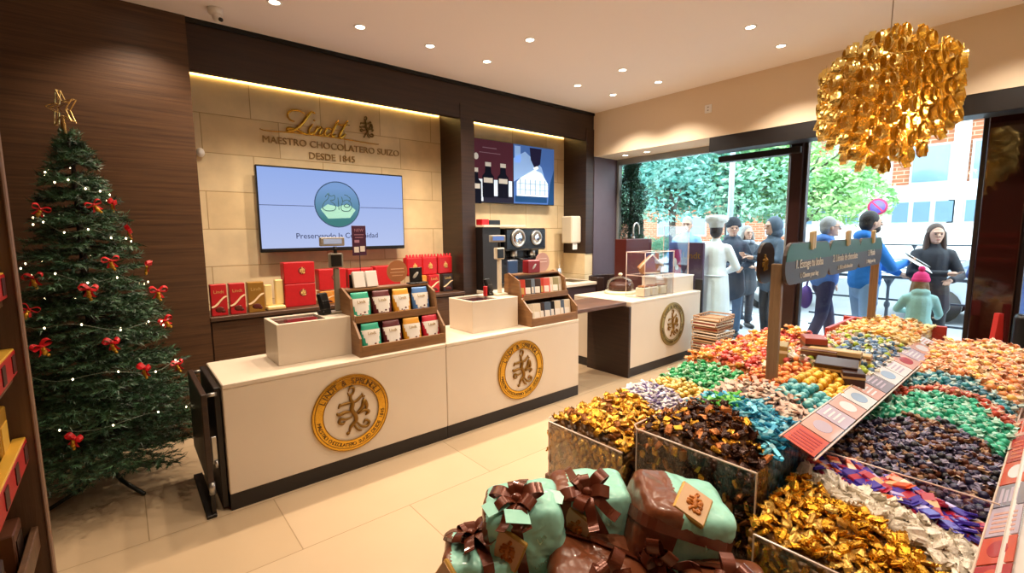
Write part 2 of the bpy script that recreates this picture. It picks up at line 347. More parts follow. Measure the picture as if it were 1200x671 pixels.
for pts in ([(-.12,.07),(-.085,.11),(-.09,.06),(-.13,.02),(-.15,-.03),(-.12,-.06),(-.05,-.06),(-.02,-.03),(-.04,.01),(-.07,.03)],[(-.1,.1),(-.06,.08),(-.03,.09),(-.03,.05),(-.07,.04)],[(0.005,.07),(.01,-.05)],
            [(.04,.08),(.05,.03),(.03,-.03),(.05,-.06),(.11,-.06),(.14,-.02),(.13,.03),(.09,.05),(.05,.03)],[(.07,.1),(.1,.09),(.13,.06),(.11,.03)],[(.06,-.01),(.09,.01),(.12,-.01),(.09,-.025),(.06,-.01)]):
    ln.tube([(x,-.006,.06+z) for x,z,_ in smooth_path(pts)],.0035,5)
O('picture_drawing',ln,em('screen_drawing','#3c5c63',.25),p)
hl=MB().prism([(-.17,-.05),(-.1,.0),(.0,-.02),(.1,.01),(.18,-.05),(.12,-.13),(-.1,-.14)],0,.001,M=FXZ(0,-.0045,.06)); O('picture_field',hl,em('screen_field','#7fb0a8',.5),p)
O('picture_text',textmb('Preservando la Comunidad',.075,.001,spacing=1.0,M=FXZ(0,-.004,-.272)),em('screen_ink','#26305c',.15),p)
# TV 2
t=T('television','screen on the right stone niche split between dark bottles and a blue scene','screen',(4.03,4.77,2.36)); W,H_=1.5,.78
screen_frame(t,W,H_)
p=O('display',MB().b2(-W/2+.01,W/2-.01,-.002,.001,-H_/2+.01,H_/2-.01),em('screen_navy','#22222f',.7),t)
def pm(name,polys,matr,d=-.003):
    m=MB()
    for q in polys: m.prism(q,0,.001,M=FXZ(0,d,0))
    return O(name,m,matr,p)
rect=lambda a,b,c,d:[(a,c),(b,c),(b,d),(a,d)]
pm('picture_maroon',[rect(-.74,-.01,-.1,.38)],em('scr_maroon','#43222b',.8))
pm('picture_white',[rect(-.74,-.5,-.37,-.1),rect(-.36,-.03,-.30,-.1)],em('scr_white','#b8c6d4',.9),-.005)
pm('picture_blue',[rect(.0,.74,-.38,.38)],em('scr_blue','#3f5f9a',.8))
pm('picture_haze',[[(.0,-.1),(.3,.05),(.55,.0),(.5,.12),(.2,.3),(.0,.2)],rect(.02,.12,.15,.36)],em('scr_haze','#7c9cc8',.9),-.004)
pm('picture_building',[[(.05,-.28),(.62,-.28),(.62,-.1),(.5,.04),(.36,.08),(.12,-.04),(.05,-.1)]],em('scr_building','#c3d3de',.95),-.006)
pm('picture_building_lines',[rect(.1+i*.09,.12+i*.09,-.26,-.06) for i in range(6)]+[rect(.06,.62,-.2,-.19),rect(.06,.62,-.12,-.11)],em('scr_bl','#8ba0b4',.8),-.008)
pm('picture_cup',[[(.28,.36),(.5,.36),(.47,.16),(.38,.08),(.3,.2)]],em('scr_cup','#23203a',.6),-.007)
pm('picture_foam',[[(.34,.1),(.42,.13),(.44,.1),(.38,.07)]],em('scr_foam','#e8ece8',1),-.009)
pm('picture_sea',[rect(.02,.6,-.36,-.28),[(.62,-.38),(.74,-.38),(.74,.1),(.66,-.1)]],em('scr_sea','#1f3f68',.7),-.005)
for i,(x,z) in enumerate(((-.42,-.12),(-.18,-.12),(-.62,-.2))):
    pm('picture_bottle',[[(x-.09,z-.2),(x+.09,z-.2),(x+.09,z+.06),(x+.05,z+.1),(x+.04,z+.2),(x-.04,z+.2),(x-.05,z+.1),(x-.09,z+.06)]],em('scr_bottle','#131520',.5),-.006)
    pm('picture_bottle_label',[rect(x-.07,x+.07,z-.02,z+.04),rect(x-.045,x+.045,z+.18,z+.23)],em('scr_label','#a8a49a',.8),-.008)
pm('picture_moon',[[(-.6+.035*math.cos(a*PI/6),.17+.04*math.sin(a*PI/6)) for a in range(12)]],em('scr_label','#a8a49a',.8),-.006)
pm('picture_caption',[rect(-.5,-.28,.28,.29),rect(-.55,-.22,.22,.228)],em('scr_cap','#6d5660',.8),-.006)
# wall lettering
t=T('wall_sign','raised gold brand script with two lines of capitals on the stone above the left screen','sign',(1.04,4.88,2.3))
def K(px,py,s=.00108): return (px*s-.03,-.012,.545-(py)*s)   # sketch units to metres
def stroke(mb,pts,r,flat=.6):
    P=smooth_path([(K(*q)) for q in pts],4); n=len(P); mb.tube(P,[max(.25,math.sin(PI*(i+.6)/(n+.2))**.35)*r*1.25 for i in range(n)],6)
lg=MB()
stroke(lg,[(345,165),(305,150),(292,110),(330,72),(400,68),(435,88)],.008)
stroke(lg,[(528,70),(495,62),(455,110),(400,185),(335,240),(285,250),(295,228),(370,236),(440,262),(505,232)],.013)
stroke(lg,[(500,165),(462,228),(478,258),(515,232)],.010); stroke(lg,[(510,135),(520,126)],.009)
stroke(lg,[(545,180),(505,255)],.010); stroke(lg,[(510,235),(556,188),(578,192),(550,244),(570,256),(600,225)],.010)
stroke(lg,[(672,190),(632,185),(600,232),(618,256),(660,220)],.010); stroke(lg,[(735,100),(668,225),(674,255),(705,230)],.012)
stroke(lg,[(825,90),(742,228),(750,256),(800,215)],.012); stroke(lg,[(700,142),(840,130)],.005)
O('script_lettering',lg,GOLD,t)
sw=MB(); stroke(sw,[(60,262),(120,272),(350,262),(700,262),(1080,276),(1120,270)],.0045); O('underline',sw,GOLD,t)
def dragon(k=1.0,r=.06):
    """rampant winged dragon drawn in thick strokes, unit circle"""
    m=MB()
    def st(pts,w): 
        P=smooth_path([(x*k,y*k,0) for x,y in pts],4); n=len(P); m.tube(P,[max(.3,math.sin(PI*(i+.5)/n)**.5)*w*k for i in range(n)],6)
    st([(-.08,.70),(-.02,.82),(.1,.78),(.06,.62),(-.06,.58),(-.1,.68)],r); st([(0,.62),(-.02,.45),(.04,.3),(.0,.1),(.1,-.1),(.12,-.3),(-.05,-.45),(-.1,-.62)],r*1.9)
    st([(.02,.3),(.2,.36),(.36,.5)],r*1.2); st([(.02,.34),(-.2,.33),(-.38,.3)],r*1.2); st([(-.35,.38),(-.38,.3),(-.42,.22)],r)
    st([(.36,.56),(.38,.46),(.46,.44)],r); st([(.04,.02),(-.2,.06),(-.42,.02),(-.46,.1)],r*1.4); st([(.02,-.14),(-.2,-.18),(-.36,-.12),(-.42,-.24),(-.3,-.3),(-.22,-.24)],r*1.2)
    st([(.16,-.05),(.34,.1),(.42,.32),(.5,.1),(.42,-.06)],r*1.6); st([(.2,-.1),(.4,-.02),(.56,-.1),(.44,-.2)],r*1.4); st([(.12,-.3),(.28,-.52),(.46,-.58),(.56,-.46),(.44,-.36),(.36,-.46)],r*1.3)
    st([(.05,-.4),(.16,-.6),(.3,-.68)],r*1.1); st([(-.1,-.62),(-.2,-.68)],r*1.4)
    return m
O('emblem',MB().merge(dragon(.14,.05),M=FXZ(1.05,-.012,.40)),mat('sign_bronze','#7c6434',.4,.5),t)
br=mat('sign_letters_bronze','#9a7a46',.45,.4)
O('tagline_lettering',textmb('MAESTRO CHOCOLATERO SUIZO',.0895,.006,'LEFT',1.0,M=FXZ(.05,-.006,.145)),br,t); O('date_lettering',textmb('DESDE 1845',.0895,.006,'LEFT',1.0,M=FXZ(.455,-.006,.035)),br,t)
# goods on the niche shelf -----------------------------------------------------------
SZ=.935
def swoosh_box(label,x,c,w=.115,h=.26,d=.08,y=4.52,name='chocolate_box',rz=0,z=SZ,band='#e8c9a0',grp=None):
    t=T(name,label,'box',(x,y,z),(0,0,rz),grp)
    O('carton',MB().b2(-w/2,w/2,-d/2,d/2,0,h,.004),c,t)
    s=MB(); s.strip([(a*w/2,-d/2-.0015,h*(.45+.16*math.sin(a*1.6))) for a in [-1,-.7,-.4,-.1,.2,.5,.8,1]],(0,.25,1),[h*.04,h*.06,h*.09,h*.1,h*.09,h*.07,h*.05,h*.03],.001)
    O('printed_ribbon',s,mat('box_band'+band[1:],band,.4),t)
    O('printed_chocolate',MB().ell((0,-d/2,h*.2),(w*.28,.003,h*.09),10,6).ell((w*.22,-d/2,h*.14),(w*.14,.003,h*.05),10,6),mat('print_brown','#5b1f14',.4),t)
    O('printed_title',textmb('Lindt',w*.32,.001,M=FXZ(0,-d/2-.001,h*.72)),mat('print_gold','#d9b46a',.4,.3),t)
    return t
swoosh_box('red truffle carton with pale swoosh, first from the left on the niche shelf',.60,REDB)
swoosh_box('red truffle carton with pale swoosh, between its red twin and the gold carton',.735,REDB)
swoosh_box('bronze gold truffle carton with pale swoosh on the niche shelf',.875,GOLDC,.125)
t=T('candle_block','pale cream wrapped slab with a tall narrow part behind the bronze carton','box',(1.02,4.58,SZ))
O('slab',MB().b2(-.06,.09,-.09,.05,0,.035,.008),mat('cream_foil','#e8cf8e',.4,.2),t); O('upright',MB().b2(-.06,.0,-.01,.04,.035,.22,.006).b2(.03,.1,0,.05,.035,.26,.008),mat('cream_foil','#e8cf8e',.4,.2),t)
def redbag(label,x,z,w,h,d=.12,y=4.62,name='red_gift_box'):
    t=T(name,label,'gift box',(x,y,z)); O('carton',MB().b2(-w/2,w/2,-d/2,d/2,0,h,.006),REDB,t)
    m=MB(); 
    for k in range(14):
        a=2*PI*k/14; m.ell((w*.08+.10*w*math.cos(a),-d/2,h*.6+.10*w*math.sin(a)),(w*.03,.003,w*.03),8,5)
    O('printed_seal',m,mat('print_dark_red','#7a1014',.4),t)
    O('crest',MB().merge(dragon(w*.14,.08),M=FXZ(w*.08,-d/2-.002,h*.6)),mat('print_gold','#d9b46a',.4,.3),t)
    return t
redbag('large red gift box at the bottom of the taller red pair under the screen',1.26,SZ,.27,.21)
redbag('large red gift box on top of the taller red pair under the screen',1.26,SZ+.21,.27,.20)
redbag('red gift box standing just right of the stacked red pair',1.56,SZ+.13,.26,.2)
redbag('red gift box in the middle of the shelf behind the register pole',1.84,SZ+.13,.26,.19)
redbag('wide red gift box behind the pouch display',2.13,SZ+.13,.28,.2)
swoosh_box('amber carton under the middle red gift boxes',1.50,mat('amber_card','#d98a2b',.4),.14,.12,.1,4.6)
swoosh_box('second amber carton under the middle red gift boxes, nearer the pole',1.74,mat('amber_card','#d98a2b',.4),.14,.12,.1,4.6)
swoosh_box('low red carton under the wide red gift box',2.13,REDB,.26,.12,.1,4.62)
# right group: red bags on top of small cartons
for i,(x,lab) in enumerate(((2.47,'left'),(2.66,'middle'),(2.86,'right'))):
    t=T('red_gift_bag',lab+' of the three red ruffled gift bags at the column end of the shelf','gift bag',(x,4.66,SZ+.2),group='red ruffled gift bags')
    O('bag_body',MB().b2(-.095,.095,-.05,.05,0,.2,.012),REDB,t)
    m=MB()
    for k in range(10): a=k/9*2-1; m.cap((a*.085,-.03+.02*(k%2),.195),(a*.09,-.03+.02*(k%2),.225),.014,.007,8)
    O('ruffle',m,mat('red_tissue','#c5202c',.6),t); O('crest',MB().merge(dragon(.045,.09),M=FXZ(0,-.052,.1)),mat('print_gold','#d9b46a',.4,.3),t)
for i,(x,c,lab) in enumerate(((2.52,mat('amber_card','#d98a2b',.4),'amber swoosh carton below the left red gift bag'),(2.68,REDB,'red swoosh carton below the middle red gift bag'),(2.86,mat('dark_card','#2a1c1a',.4),'dark swoosh carton below the right red gift bag'))):
    swoosh_box(lab,x,c,.13,.2,.08,4.6)
# ---------------------------------------------------------------- sales counters
PL=mat('plinth_dark','#1d1716',.45)
def counter(name,label,x0,x1,y0,y1,h,ph=.10):
    t=T(name,label,'counter',((x0+x1)/2,(y0+y1)/2,0)); w=(x1-x0)/2; d=(y1-y0)/2
    O('body',MB().b2(-w+.002,w-.002,-d,d,ph,h-.03,.004),CR,t); O('countertop',MB().b2(-w+.002,w-.002,-d-.003,d,h-.03,h,.005),CR,t); O('plinth',MB().b2(-w+.002,w-.002,-d+.004,d,0,ph),PL,t); return t
counter('sales_counter','left half of the long cream counter, with the bright gold medallion',.38,1.86,3.02,3.62,.76)
counter('sales_counter','right half of the long cream counter, holding the second register',1.86,3.37,3.02,3.62,.76)
counter('sales_counter','far cream counter with cake dome and acrylic case near the window',4.2,5.68,3.02,3.85,.84)
t=T('counter_side_panel','tall dark brown side panel closing the left end of the far counter','panel',(4.19,3.3,0)); O('panel',MB().b2(-.03,.008,-.29,.3,.0,.79,.003),DW,t)
t=T('counter_end_post','short dark upright at the window end of the far counter','panel',(5.69,3.06,0)); O('panel',MB().b2(0,.04,-.05,.05,0,.98,.004),DK,t)
tag(O('hatch_board',MB().b2(3.39,4.18,3.06,3.55,.80,.84,.005),wood('hatch_wood','#4a3024','#6f4d3b')),'brown wooden flap board bridging the gap before the far counter','counter flap')
t=T('low_cabinet','low brown cabinet standing behind the gap between the counters','cabinet',(3.9,4.0,0)); O('carcass',MB().b2(-.2,.25,-.1,.15,.3,.78,.004),WD,t); O('base',MB().b2(-.2,.25,-.1,.15,0,.3),CR,t)
# folding flap at the left end
t=T('folded_flap','dark wooden flap hanging on hinges at the left end of the long counter','counter flap',(.31,3.33,0))
O('leaf',MB().b2(-.03,.0,-.30,.34,.20,.72,.004),DW,t); O('inner_leaf',MB().b2(.035,.066,-.28,.3,.02,.74,.003),DK,t)
O('hinge',MB().cyl((.0,-.28,.705),(.05,-.28,.705),.012,10),STEEL,t); O('hinge',MB().cyl((.0,.31,.705),(.05,.31,.705),.012,10),STEEL,t)
O('support_arm',MB().b2(.005,.03,-.285,-.27,.30,.46,.002).cyl((.02,-.29,.32),(.02,-.29,.28),.01,8),STEEL,t)
O('glide',MB().cyl((-.01,-.29,.20),(-.01,-.29,.13),.016,10),STEEL,t); O('foot_bar',MB().b2(-.05,.0,-.32,.3,.0,.02,.003),DK,t)
O('leg',MB().b2(-.02,.0,-.3,-.27,.02,.16),DK,t)
# medallions
def medallion(label,x,z,r=.262,y=3.02,gold=None,ink=None):
    t=T('medallion',label,'logo',(x,y,z)); N=48; gold=gold or GOLD; ink=ink or BRN
    rg=MB(); 
    outer=[(r*math.cos(2*PI*i/N),r*math.sin(2*PI*i/N)) for i in range(N)]; inner=[(.72*a,.72*b) for a,b in outer]
    vs=[(a,b,0) for a,b in outer]+[(a,b,0) for a,b in inner]+[(a,b,.006) for a,b in outer]+[(a,b,.006) for a,b in inner]; fs=[]
    for i in range(N):
        j=(i+1)%N; fs+=[(2*N+i,2*N+j,3*N+j,3*N+i),(i,j,2*N+j,2*N+i),(N+j,N+i,3*N+i,3*N+j)]
    rg.add(vs,fs,0,False,FXZ(0,-.003,0)); O('ring',rg,gold,t)
    rm=MB()
    for q in (.985,.92,.72): rm.tube([(r*q*math.cos(2*PI*i/N),-.010,r*q*math.sin(2*PI*i/N)) for i in range(N+1)],.0028,6)
    O('rim_lines',rm,GOLDD,t)
    lt=MB()
    def arc(s,rad,a0,a1,size,up=True):
        n=len(s)
        for i,ch in enumerate(s):
            if ch==' ': continue
            a=R(a0+(a1-a0)*(i/(n-1))); M=FXZ(0,-.0105,0)@Matrix.Translation((rad*math.cos(a),rad*math.sin(a),0))@Matrix.Rotation(a-PI/2 if up else a+PI/2,4,'Z')
            lt.merge(textmb(ch,size,.0012,M=M))
    arc('LINDT & SPRÜNGLI',r*.755,150,30,r*.205); arc('MAESTRO CHOCOLATERO SUIZO DESDE 1845',r*.875,188,352,r*.13,False)
    O('lettering',lt,ink,t); O('dragon',MB().merge(dragon(r*.80,.040),M=FXZ(0,-.006,-.0)),GOLDD,t); return t
medallion('bright gold round brand medallion on the left half of the long counter',1.11,.41)
medallion('round brand medallion on the right half of the long counter, under the bar display',2.62,.405)
medallion('round brand medallion in duller olive gold on the far counter',5.03,.49,.262,gold=mat('olive_gold','#a89a62',.4,.4),ink=BRN)
# register boxes
def regbox(label,x0,x1,y0,y1):
    t=T('register_plinth',label,'register stand',((x0+x1)/2,(y0+y1)/2,.76)); w=(x1-x0)/2; d=(y1-y0)/2
    o=MB().b2(-w,w,-d,-d+.025,0,.27,.003).b2(-w,w,d-.025,d,0,.27,.003).b2(-w,-w+.025,-d+.02,d-.02,0,.27,.003).b2(w-.025,w,-d+.02,d-.02,0,.27,.003).b2(w-.2,w-.02,-d+.02,d-.02,.24,.268)
    O('stone_surround',o,CR,t); O('glass_top',MB().b2(-w+.02,w-.19,-d+.02,d-.02,.25,.258),mat('counter_glass','#3d2226',.08),t); return t
regbox('left cream stone register box, beside the coffee pouch display',.725,1.245,3.20,3.53)
regbox('right cream stone register box, beside the chocolate bar display',2.21,2.71,3.16,3.52)
def pos(label,x,y,z,polec,blue):
    t=T('register_display',label,'customer display',(x,y,z))
    O('base',MB().box((0,0,.008),(.13,.09,.016),.004),polec,t); O('pole',MB().box((0,0,.17),(.04,.028,.31),.006),polec,t)
    h=O('reader_head',MB().box((0,0,.38),(.095,.05,.105),.008),polec,t); O('reader_screen',MB().box((-.004,-.027,.38),(.075,.004,.085),.002),BLK,h)
    O('neck',MB().cyl((0,0,.43),(0,0,.48),.013,10),BLK,t)
    d=O('line_display',MB().box((-.02,0,.515),(.17,.035,.062),.005),mat('display_grey','#9a9386',.4),t); O('display_window',MB().box((-.02,-.018,.517),(.128,.003,.036),.001),em('lcd_blue' if blue else 'lcd_grey','#5f7fc0' if blue else '#8f9bb4',.6),d)
    return t
pos('grey display pole standing on the left register box in front of the round-logo screen',1.19,3.40,1.03,mat('pole_grey','#8c8474',.4,.2),False)
pos('cream display pole with blue lit window on the right register box',2.66,3.36,1.03,CREAMP,True)
def sum_mb(l):
    m=MB()
    for x in l: m.merge(x)
    return m
def terminal(label,x,y,z,extra):
    t=T('card_terminal',label,'card terminal',(x,y,z),(0,0,.3)); O('cradle',MB().box((0,0,.015),(.07,.08,.03),.008),BLK,t)
    b=MB(); b.box((0,.0,.09),(.075,.04,.13),.01,rot=(-.35,0,0)); O('handset',b,BLK,t); O('keys',MB().merge(sum_mb([MB().box((-.02+.02*i,-.022-.0,.06+.018*j),(.012,.006,.01),.001) for i in range(3) for j in range(3)])),mat('key_grey','#4a4a4c',.5),t)
    if extra: O('red_sticker',MB().box((-.06,-.01,.045),(.03,.03,.09),.004),REDB,t)
    return t
terminal('black card terminal on the left register box beside the grey pole',1.09,3.40,1.03,False)
terminal('black card terminal on the right register box with a red tab beside it',2.56,3.40,1.03,True)
# ---- pouch display (left) ---------------------------------------------------------
dwd=wood('display_wood','#74502f','#956c42',(2,2,24))
def display(name,label,x0,x1,y0,d,h,z,slope):
    t=T(name,label,'display stand',(x0,y0,z)); w=x1-x0
    prof=[(0,0),(d,0),(d,h),(d-.06,h+.015),(slope,h-.05),(slope-.03,h*.55),(.0,.13)]
    for xx in (0,w-.016):
        m=MB(); m.prism([(y,zz) for y,zz in prof],0,.016,M=Matrix(((0,0,1,xx),(1,0,0,0),(0,1,0,0),(0,0,0,1)))); O('side_panel',m,dwd,t)
    O('front_board',MB().b2(.016,w-.016,0,.014,0,.075,.002),dwd,t); O('back_board',MB().b2(.016,w-.016,d-.014,d,0,h,.002),dwd,t)
    O('lower_shelf',MB().b2(.016,w-.016,.014,d-.014,.0,.016),dwd,t)
    O('upper_shelf',MB().b2(.016,w-.016,slope*.55+.03,d-.014,h*.5,h*.5+.014).b2(.016,w-.016,slope*.55+.02,slope*.55+.032,h*.5,h*.5+.05),dwd,t)
    O('top_shelf',MB().b2(.016,w-.016,d*.62,d-.014,h-.01,h+.004),dwd,t); return t
display('pouch_display','two-tier brown wooden stand of coloured truffle pouches next to the left register box',1.20,1.88,3.05,.36,.44,.76,.14)
def pouch(label,x,y,z,c):
    t=T('truffle_pouch',label,'pouch',(x,y,z),(-.18,0,random.uniform(-.06,.06)),'truffle pouches')
    m=MB(); N=10; prof=[(-.035,0),(.035,0)]
    # pillow-shaped stand-up pouch: wide bag, flat sealed top
    rows,nk=22,32; lb=MB()
    def pt(j,k,o=0):
        v=j/(rows-1); hw=.066+.006*math.sin(v*PI)-.004*(v>.8)+o; dp=.034*(1-v)**.55+.0015+o
        a=2*PI*k/nk; return (hw*(abs(math.cos(a))**.6)*math.copysign(1,math.cos(a)),dp*math.sin(a),v*.19)
    vs=[pt(j,k) for j in range(rows) for k in range(nk)]; fs=[]
    for j in range(rows-1):
        for k in range(nk):
            fs.append((j*nk+k,j*nk+(k+1)%nk,(j+1)*nk+(k+1)%nk,(j+1)*nk+k)); v=(j+.5)/(rows-1); a=2*PI*(k+.5)/nk
            if math.sin(a)<-.05 and .16<v<.76 and abs(math.cos(a))<(.35+.95*(v-.16)): lb.add([pt(j,k,.0012),pt(j,k+1,.0012),pt(j+1,k+1,.0012),pt(j+1,k,.0012)],[(0,1,2,3)],0,True)
    fs.append(tuple(range(nk))); fs.append(tuple((rows-1)*nk+k for k in range(nk)))
    m.add(vs,fs,0,True)
    O('pouch_body',m,c,t); O('white_label',lb,mat('label_white','#ece6dc',.5),t,recalc=False)
    ch=MB()
    for k in range(7): ch.ell((-.048+.016*k,-.031+.012*abs(k-3)/3,.022+.010*((k*5)%3)),(.012,.008,.009),8,5)
    O('printed_chocolates',ch,mat('print_brown','#4a2416',.4),t)
    O('printed_title',textmb('Lindt',.03,.001,M=Matrix.Translation((0,-.030,.11))@Matrix.Rotation(R(80),4,'X')),mat('print_gold2','#a98a4c',.4,.3),t)
    return t
cm={'teal':mat('pouch_teal','#2fa98a',.35),'maroon':mat('pouch_maroon','#5e1d22',.35),'amber':mat('pouch_amber','#d9982a',.35),'blue':mat('pouch_blue','#4a78b4',.35),'red':mat('pouch_red','#c31f35',.35)}
for i,c in enumerate(('teal','maroon','amber','blue')): pouch(c+' topped truffle pouch on the upper tier of the left display',1.295+.16*i,3.23,.995,cm[c])
for i,c in enumerate(('teal','maroon','amber','red')): pouch(c+' topped truffle pouch on the lower tier of the left display',1.315+.16*i,3.115,.785,cm[c])
t=T('leaflet_holder','two stacks of white folded leaflets on the left display top','leaflets',(1.37,3.33,1.205))
O('holder',MB().box((0,.04,.05),(.2,.012,.1),.003),BLK,t); O('leaflet',MB().box((-.047,-.0,.06),(.085,.03,.12),.003,rot=(-.3,0,0)),WHT,t); O('leaflet',MB().box((.05,-.0,.06),(.085,.03,.12),.003,rot=(-.3,0,0)),WHT,t)
t=T('topper_card','round copper-brown topper card on the left display','sign',(1.63,3.33,1.205))
N=28; O('round_card',MB().prism([(.085*math.cos(2*PI*i/N),.085+.085*math.sin(2*PI*i/N)+.02) for i in range(N)],0,.006,M=FXZ(0,0,0)),mat('copper_card','#b5794e',.4,.2),t)
O('printed_lines',MB().b2(-.055,.055,-.008,-.006,.12,.128).b2(-.06,.06,-.008,-.006,.095,.101).b2(-.045,.045,-.008,-.006,.07,.076),mat('copper_print','#e4b58c',.4),t)
t=T('black_card','small square black card with silver leaf mark on the left display','sign',(1.79,3.33,1.205)); O('card',MB().box((0,0,.065),(.11,.01,.12),.002),BLK,t)
O('leaf_mark',MB().ell((-.005,-.006,.065),(.035,.002,.014),8,5,rot=(0,-.8,0)),mat('silver_mark','#c9c6bd',.4,.4),t); O('foot',MB().box((0,-.02,.006),(.16,.06,.01),.002),BLK,t)
t=T('menu_card','tall plum card on a thin stem above the left display','sign',(1.345,3.34,1.205))
O('stem',MB().cyl((0,0,0),(0,0,.26),.003,6),BLK,t); O('card',MB().box((0,0,.345),(.105,.004,.215),.001),mat('plum_card','#4a2440',.4),t)
O('printed_picture',MB().b2(-.04,-.005,-.004,-.002,.26,.30).b2(.005,.04,-.004,-.002,.265,.305),mat('label_white','#ece6dc',.5),t)
O('printed_text',MB().merge(textmb('NEW',.03,.001,M=FXZ(0,-.003,.41))).b2(-.035,.035,-.004,-.002,.385,.39).b2(-.03,.03,-.004,-.002,.365,.37).b2(-.035,.0,-.004,-.002,.33,.35),mat('pink_print','#b98aa0',.5),t)
# ---- bar display (right) ----------------------------------------------------------
display('bar_display','two-tier orange-brown wooden stand of upright chocolate bars at the end of the long counter',2.755,3.36,3.03,.38,.45,.76,.17)
barc=[('red',mat('bar_red','#c8402e',.4)),('black',mat('bar_black','#2a2420',.4)),('silver blue',mat('bar_silver','#7f8ea0',.3,.3)),('dark',mat('bar_dark','#3b2b28',.4)),('red',mat('bar_red','#c8402e',.4)),('pink red',mat('bar_pink','#cf5a50',.4)),('cream',mat('bar_cream','#d8cbb2',.4)),('olive',mat('bar_olive','#8f8762',.4)),('cream',mat('bar_cream','#d8cbb2',.4))]
def bar(label,x,y,z,c,rz):
    t=T('chocolate_bar',label,'chocolate bar',(x,y,z),(-.28,0,rz),'bars in the right wooden display')
    O('wrapper',MB().box((0,0,.085),(.085,.012,.165),.003),c,t); O('printed_panel',MB().box((0,-.007,.06),(.06,.002,.06),.001),mat('label_white','#ece6dc',.5) if 'red' not in c.name else mat('print_gold','#d9b46a',.4,.3),t); return t
ords=['first','second','third','fourth','fifth','sixth','seventh','eighth','ninth']
for i,(n,c) in enumerate(barc): bar(n+' chocolate bar, '+ords[i]+' from the left on the upper tier of the bar display',2.815+.06*i,3.235-.02*(i%2),1.0,c,-.55)
lowc=[('cream',3),('cream',3),('brown',1),('slate blue',2),('black',0),('cream',3),('grey',2),('cream',3)]
ml=[BLK,mat('bar_dark','#3b2b28',.4),mat('bar_slate','#5b6b80',.35,.2),mat('bar_cream','#d8cbb2',.4)]
for i,(n,k) in enumerate(lowc): bar(n+' chocolate bar, '+ords[i]+' from the left on the lower tier of the bar display',2.825+.066*i,3.12-.015*(i%2),.785,ml[k],-.5)
t=T('red_tin','square dark red tin with pale leaf mark on top of the bar display','tin',(3.02,3.32,1.215)); O('tin_body',MB().box((0,0,.06),(.16,.08,.12),.006),mat('tin_red','#8f1f22',.35,.2),t); O('leaf_mark',MB().ell((0,-.042,.06),(.035,.002,.012),8,5,rot=(0,-.8,0)),mat('silver_mark','#c9c6bd',.4,.4),t)
t=T('topper_card','round pale pink topper card on the bar display','sign',(3.2,3.36,1.215)); O('round_card',MB().prism([(.095*math.cos(2*PI*i/N),.09+.095*math.sin(2*PI*i/N)) for i in range(N)],0,.006,M=FXZ(0,0,0)),mat('pink_card','#c69a8c',.5),t); O('printed_lines',MB().b2(-.055,.055,-.008,-.006,.12,.128).b2(-.06,.06,-.008,-.006,.09,.098),mat('pink_card_print','#e8cfc4',.5),t)
t=T('info_stand','blue-grey upright tablet behind the cream display pole','tablet',(2.84,3.36,1.03)); O('tablet_body',MB().box((0,.03,.18),(.13,.014,.26),.005),mat('tablet_grey','#44506a',.25),t); O('stand',MB().box((0,.05,.03),(.08,.08,.06),.006),BLK,t); O('tablet_screen',MB().box((0,.021,.18),(.115,.003,.24),.001),em('tablet_blue','#3f5577',.35),t)
# ---- right niche equipment ----------------------------------------------------------
t=T('tall_cabinet','tall narrow dark cabinet with a cream top beside the middle column','cabinet',(3.33,4.5,.93)); O('carcass',MB().b2(-.14,.12,-.17,.3,0,.73,.004),DK,t); O('top_board',MB().b2(-.14,.5,-.2,.3,.73,.755,.004),CREAMP,t)
t=T('box_stack','flat red and black carton on the tall dark cabinet','box',(3.33,4.45,1.685)); O('carton',MB().b2(-.1,.0,-.06,.06,0,.07,.004),REDB,t); O('carton_end',MB().b2(0,.17,-.06,.06,0,.06,.004),BLK,t)
t=T('coffee_machine','black and steel coffee machine with two round chrome dials in the right niche','coffee machine',(3.84,4.5,.93))
O('housing',MB().b2(-.32,.35,-.05,.3,.0,.72,.015).b2(-.32,.35,-.18,.0,.45,.72,.02),mat('machine_dark','#23262b',.25,.4),t)
for k,x in enumerate((-.13,.17)):
    g=O('dial_bezel',MB().lathe([(.10-.02*k,0),(.115-.02*k,.01),(.10-.02*k,.025),(.085-.02*k,.02),(.085-.02*k,0)],28,M=FXZ(x,-.18,.60)),STEEL,t)
    O('dial_face',MB().ell((x,-.18,.60),(.085-.02*k,.02,.085-.02*k)),mat('chrome','#d8dde2',.08,1),g)
    O('group_head',MB().cyl((x,-.1,.46),(x,-.1,.38),.045,16),STEEL,t); O('portafilter',MB().cyl((x,-.1,.375),(x,-.1,.35),.04,16).tube([(x,-.13,.36),(x,-.28,.34)],.013,8),BLK,t)
O('drip_tray',MB().b2(-.3,.33,-.25,0,.0,.05,.006),STEEL,t); O('milk_jug',MB().lathe([(.001,.05),(.04,.05),(.045,.08),(.035,.13),(.038,.15)],18,c=(.0,-.15,0)),STEEL,t)
t=T('towel_dispenser','cream paper towel dispenser on the plum side of the right niche','dispenser',(4.955,4.62,1.44)); O('housing',MB().b2(-.08,.12,-.1,.1,.0,.38,.015),CREAMP,t); O('side_cover',MB().b2(.122,.134,-.09,.09,.02,.36,.004),STEEL,t); O('paper_towel',MB().b2(-.03,.06,-.08,-.07,-.09,.02,.002),WHT,t)
t=T('steel_beaker','slim steel beaker on the back counter by the jamb','beaker',(4.72,4.62,.93)); O('beaker_body',MB().lathe([(.001,0),(.035,0),(.04,.16),(.036,.16),(.032,.01)],18),STEEL,t); O('spoon',MB().tube([(0,0,.02),(.02,.0,.22)],.005,6),STEEL,t)
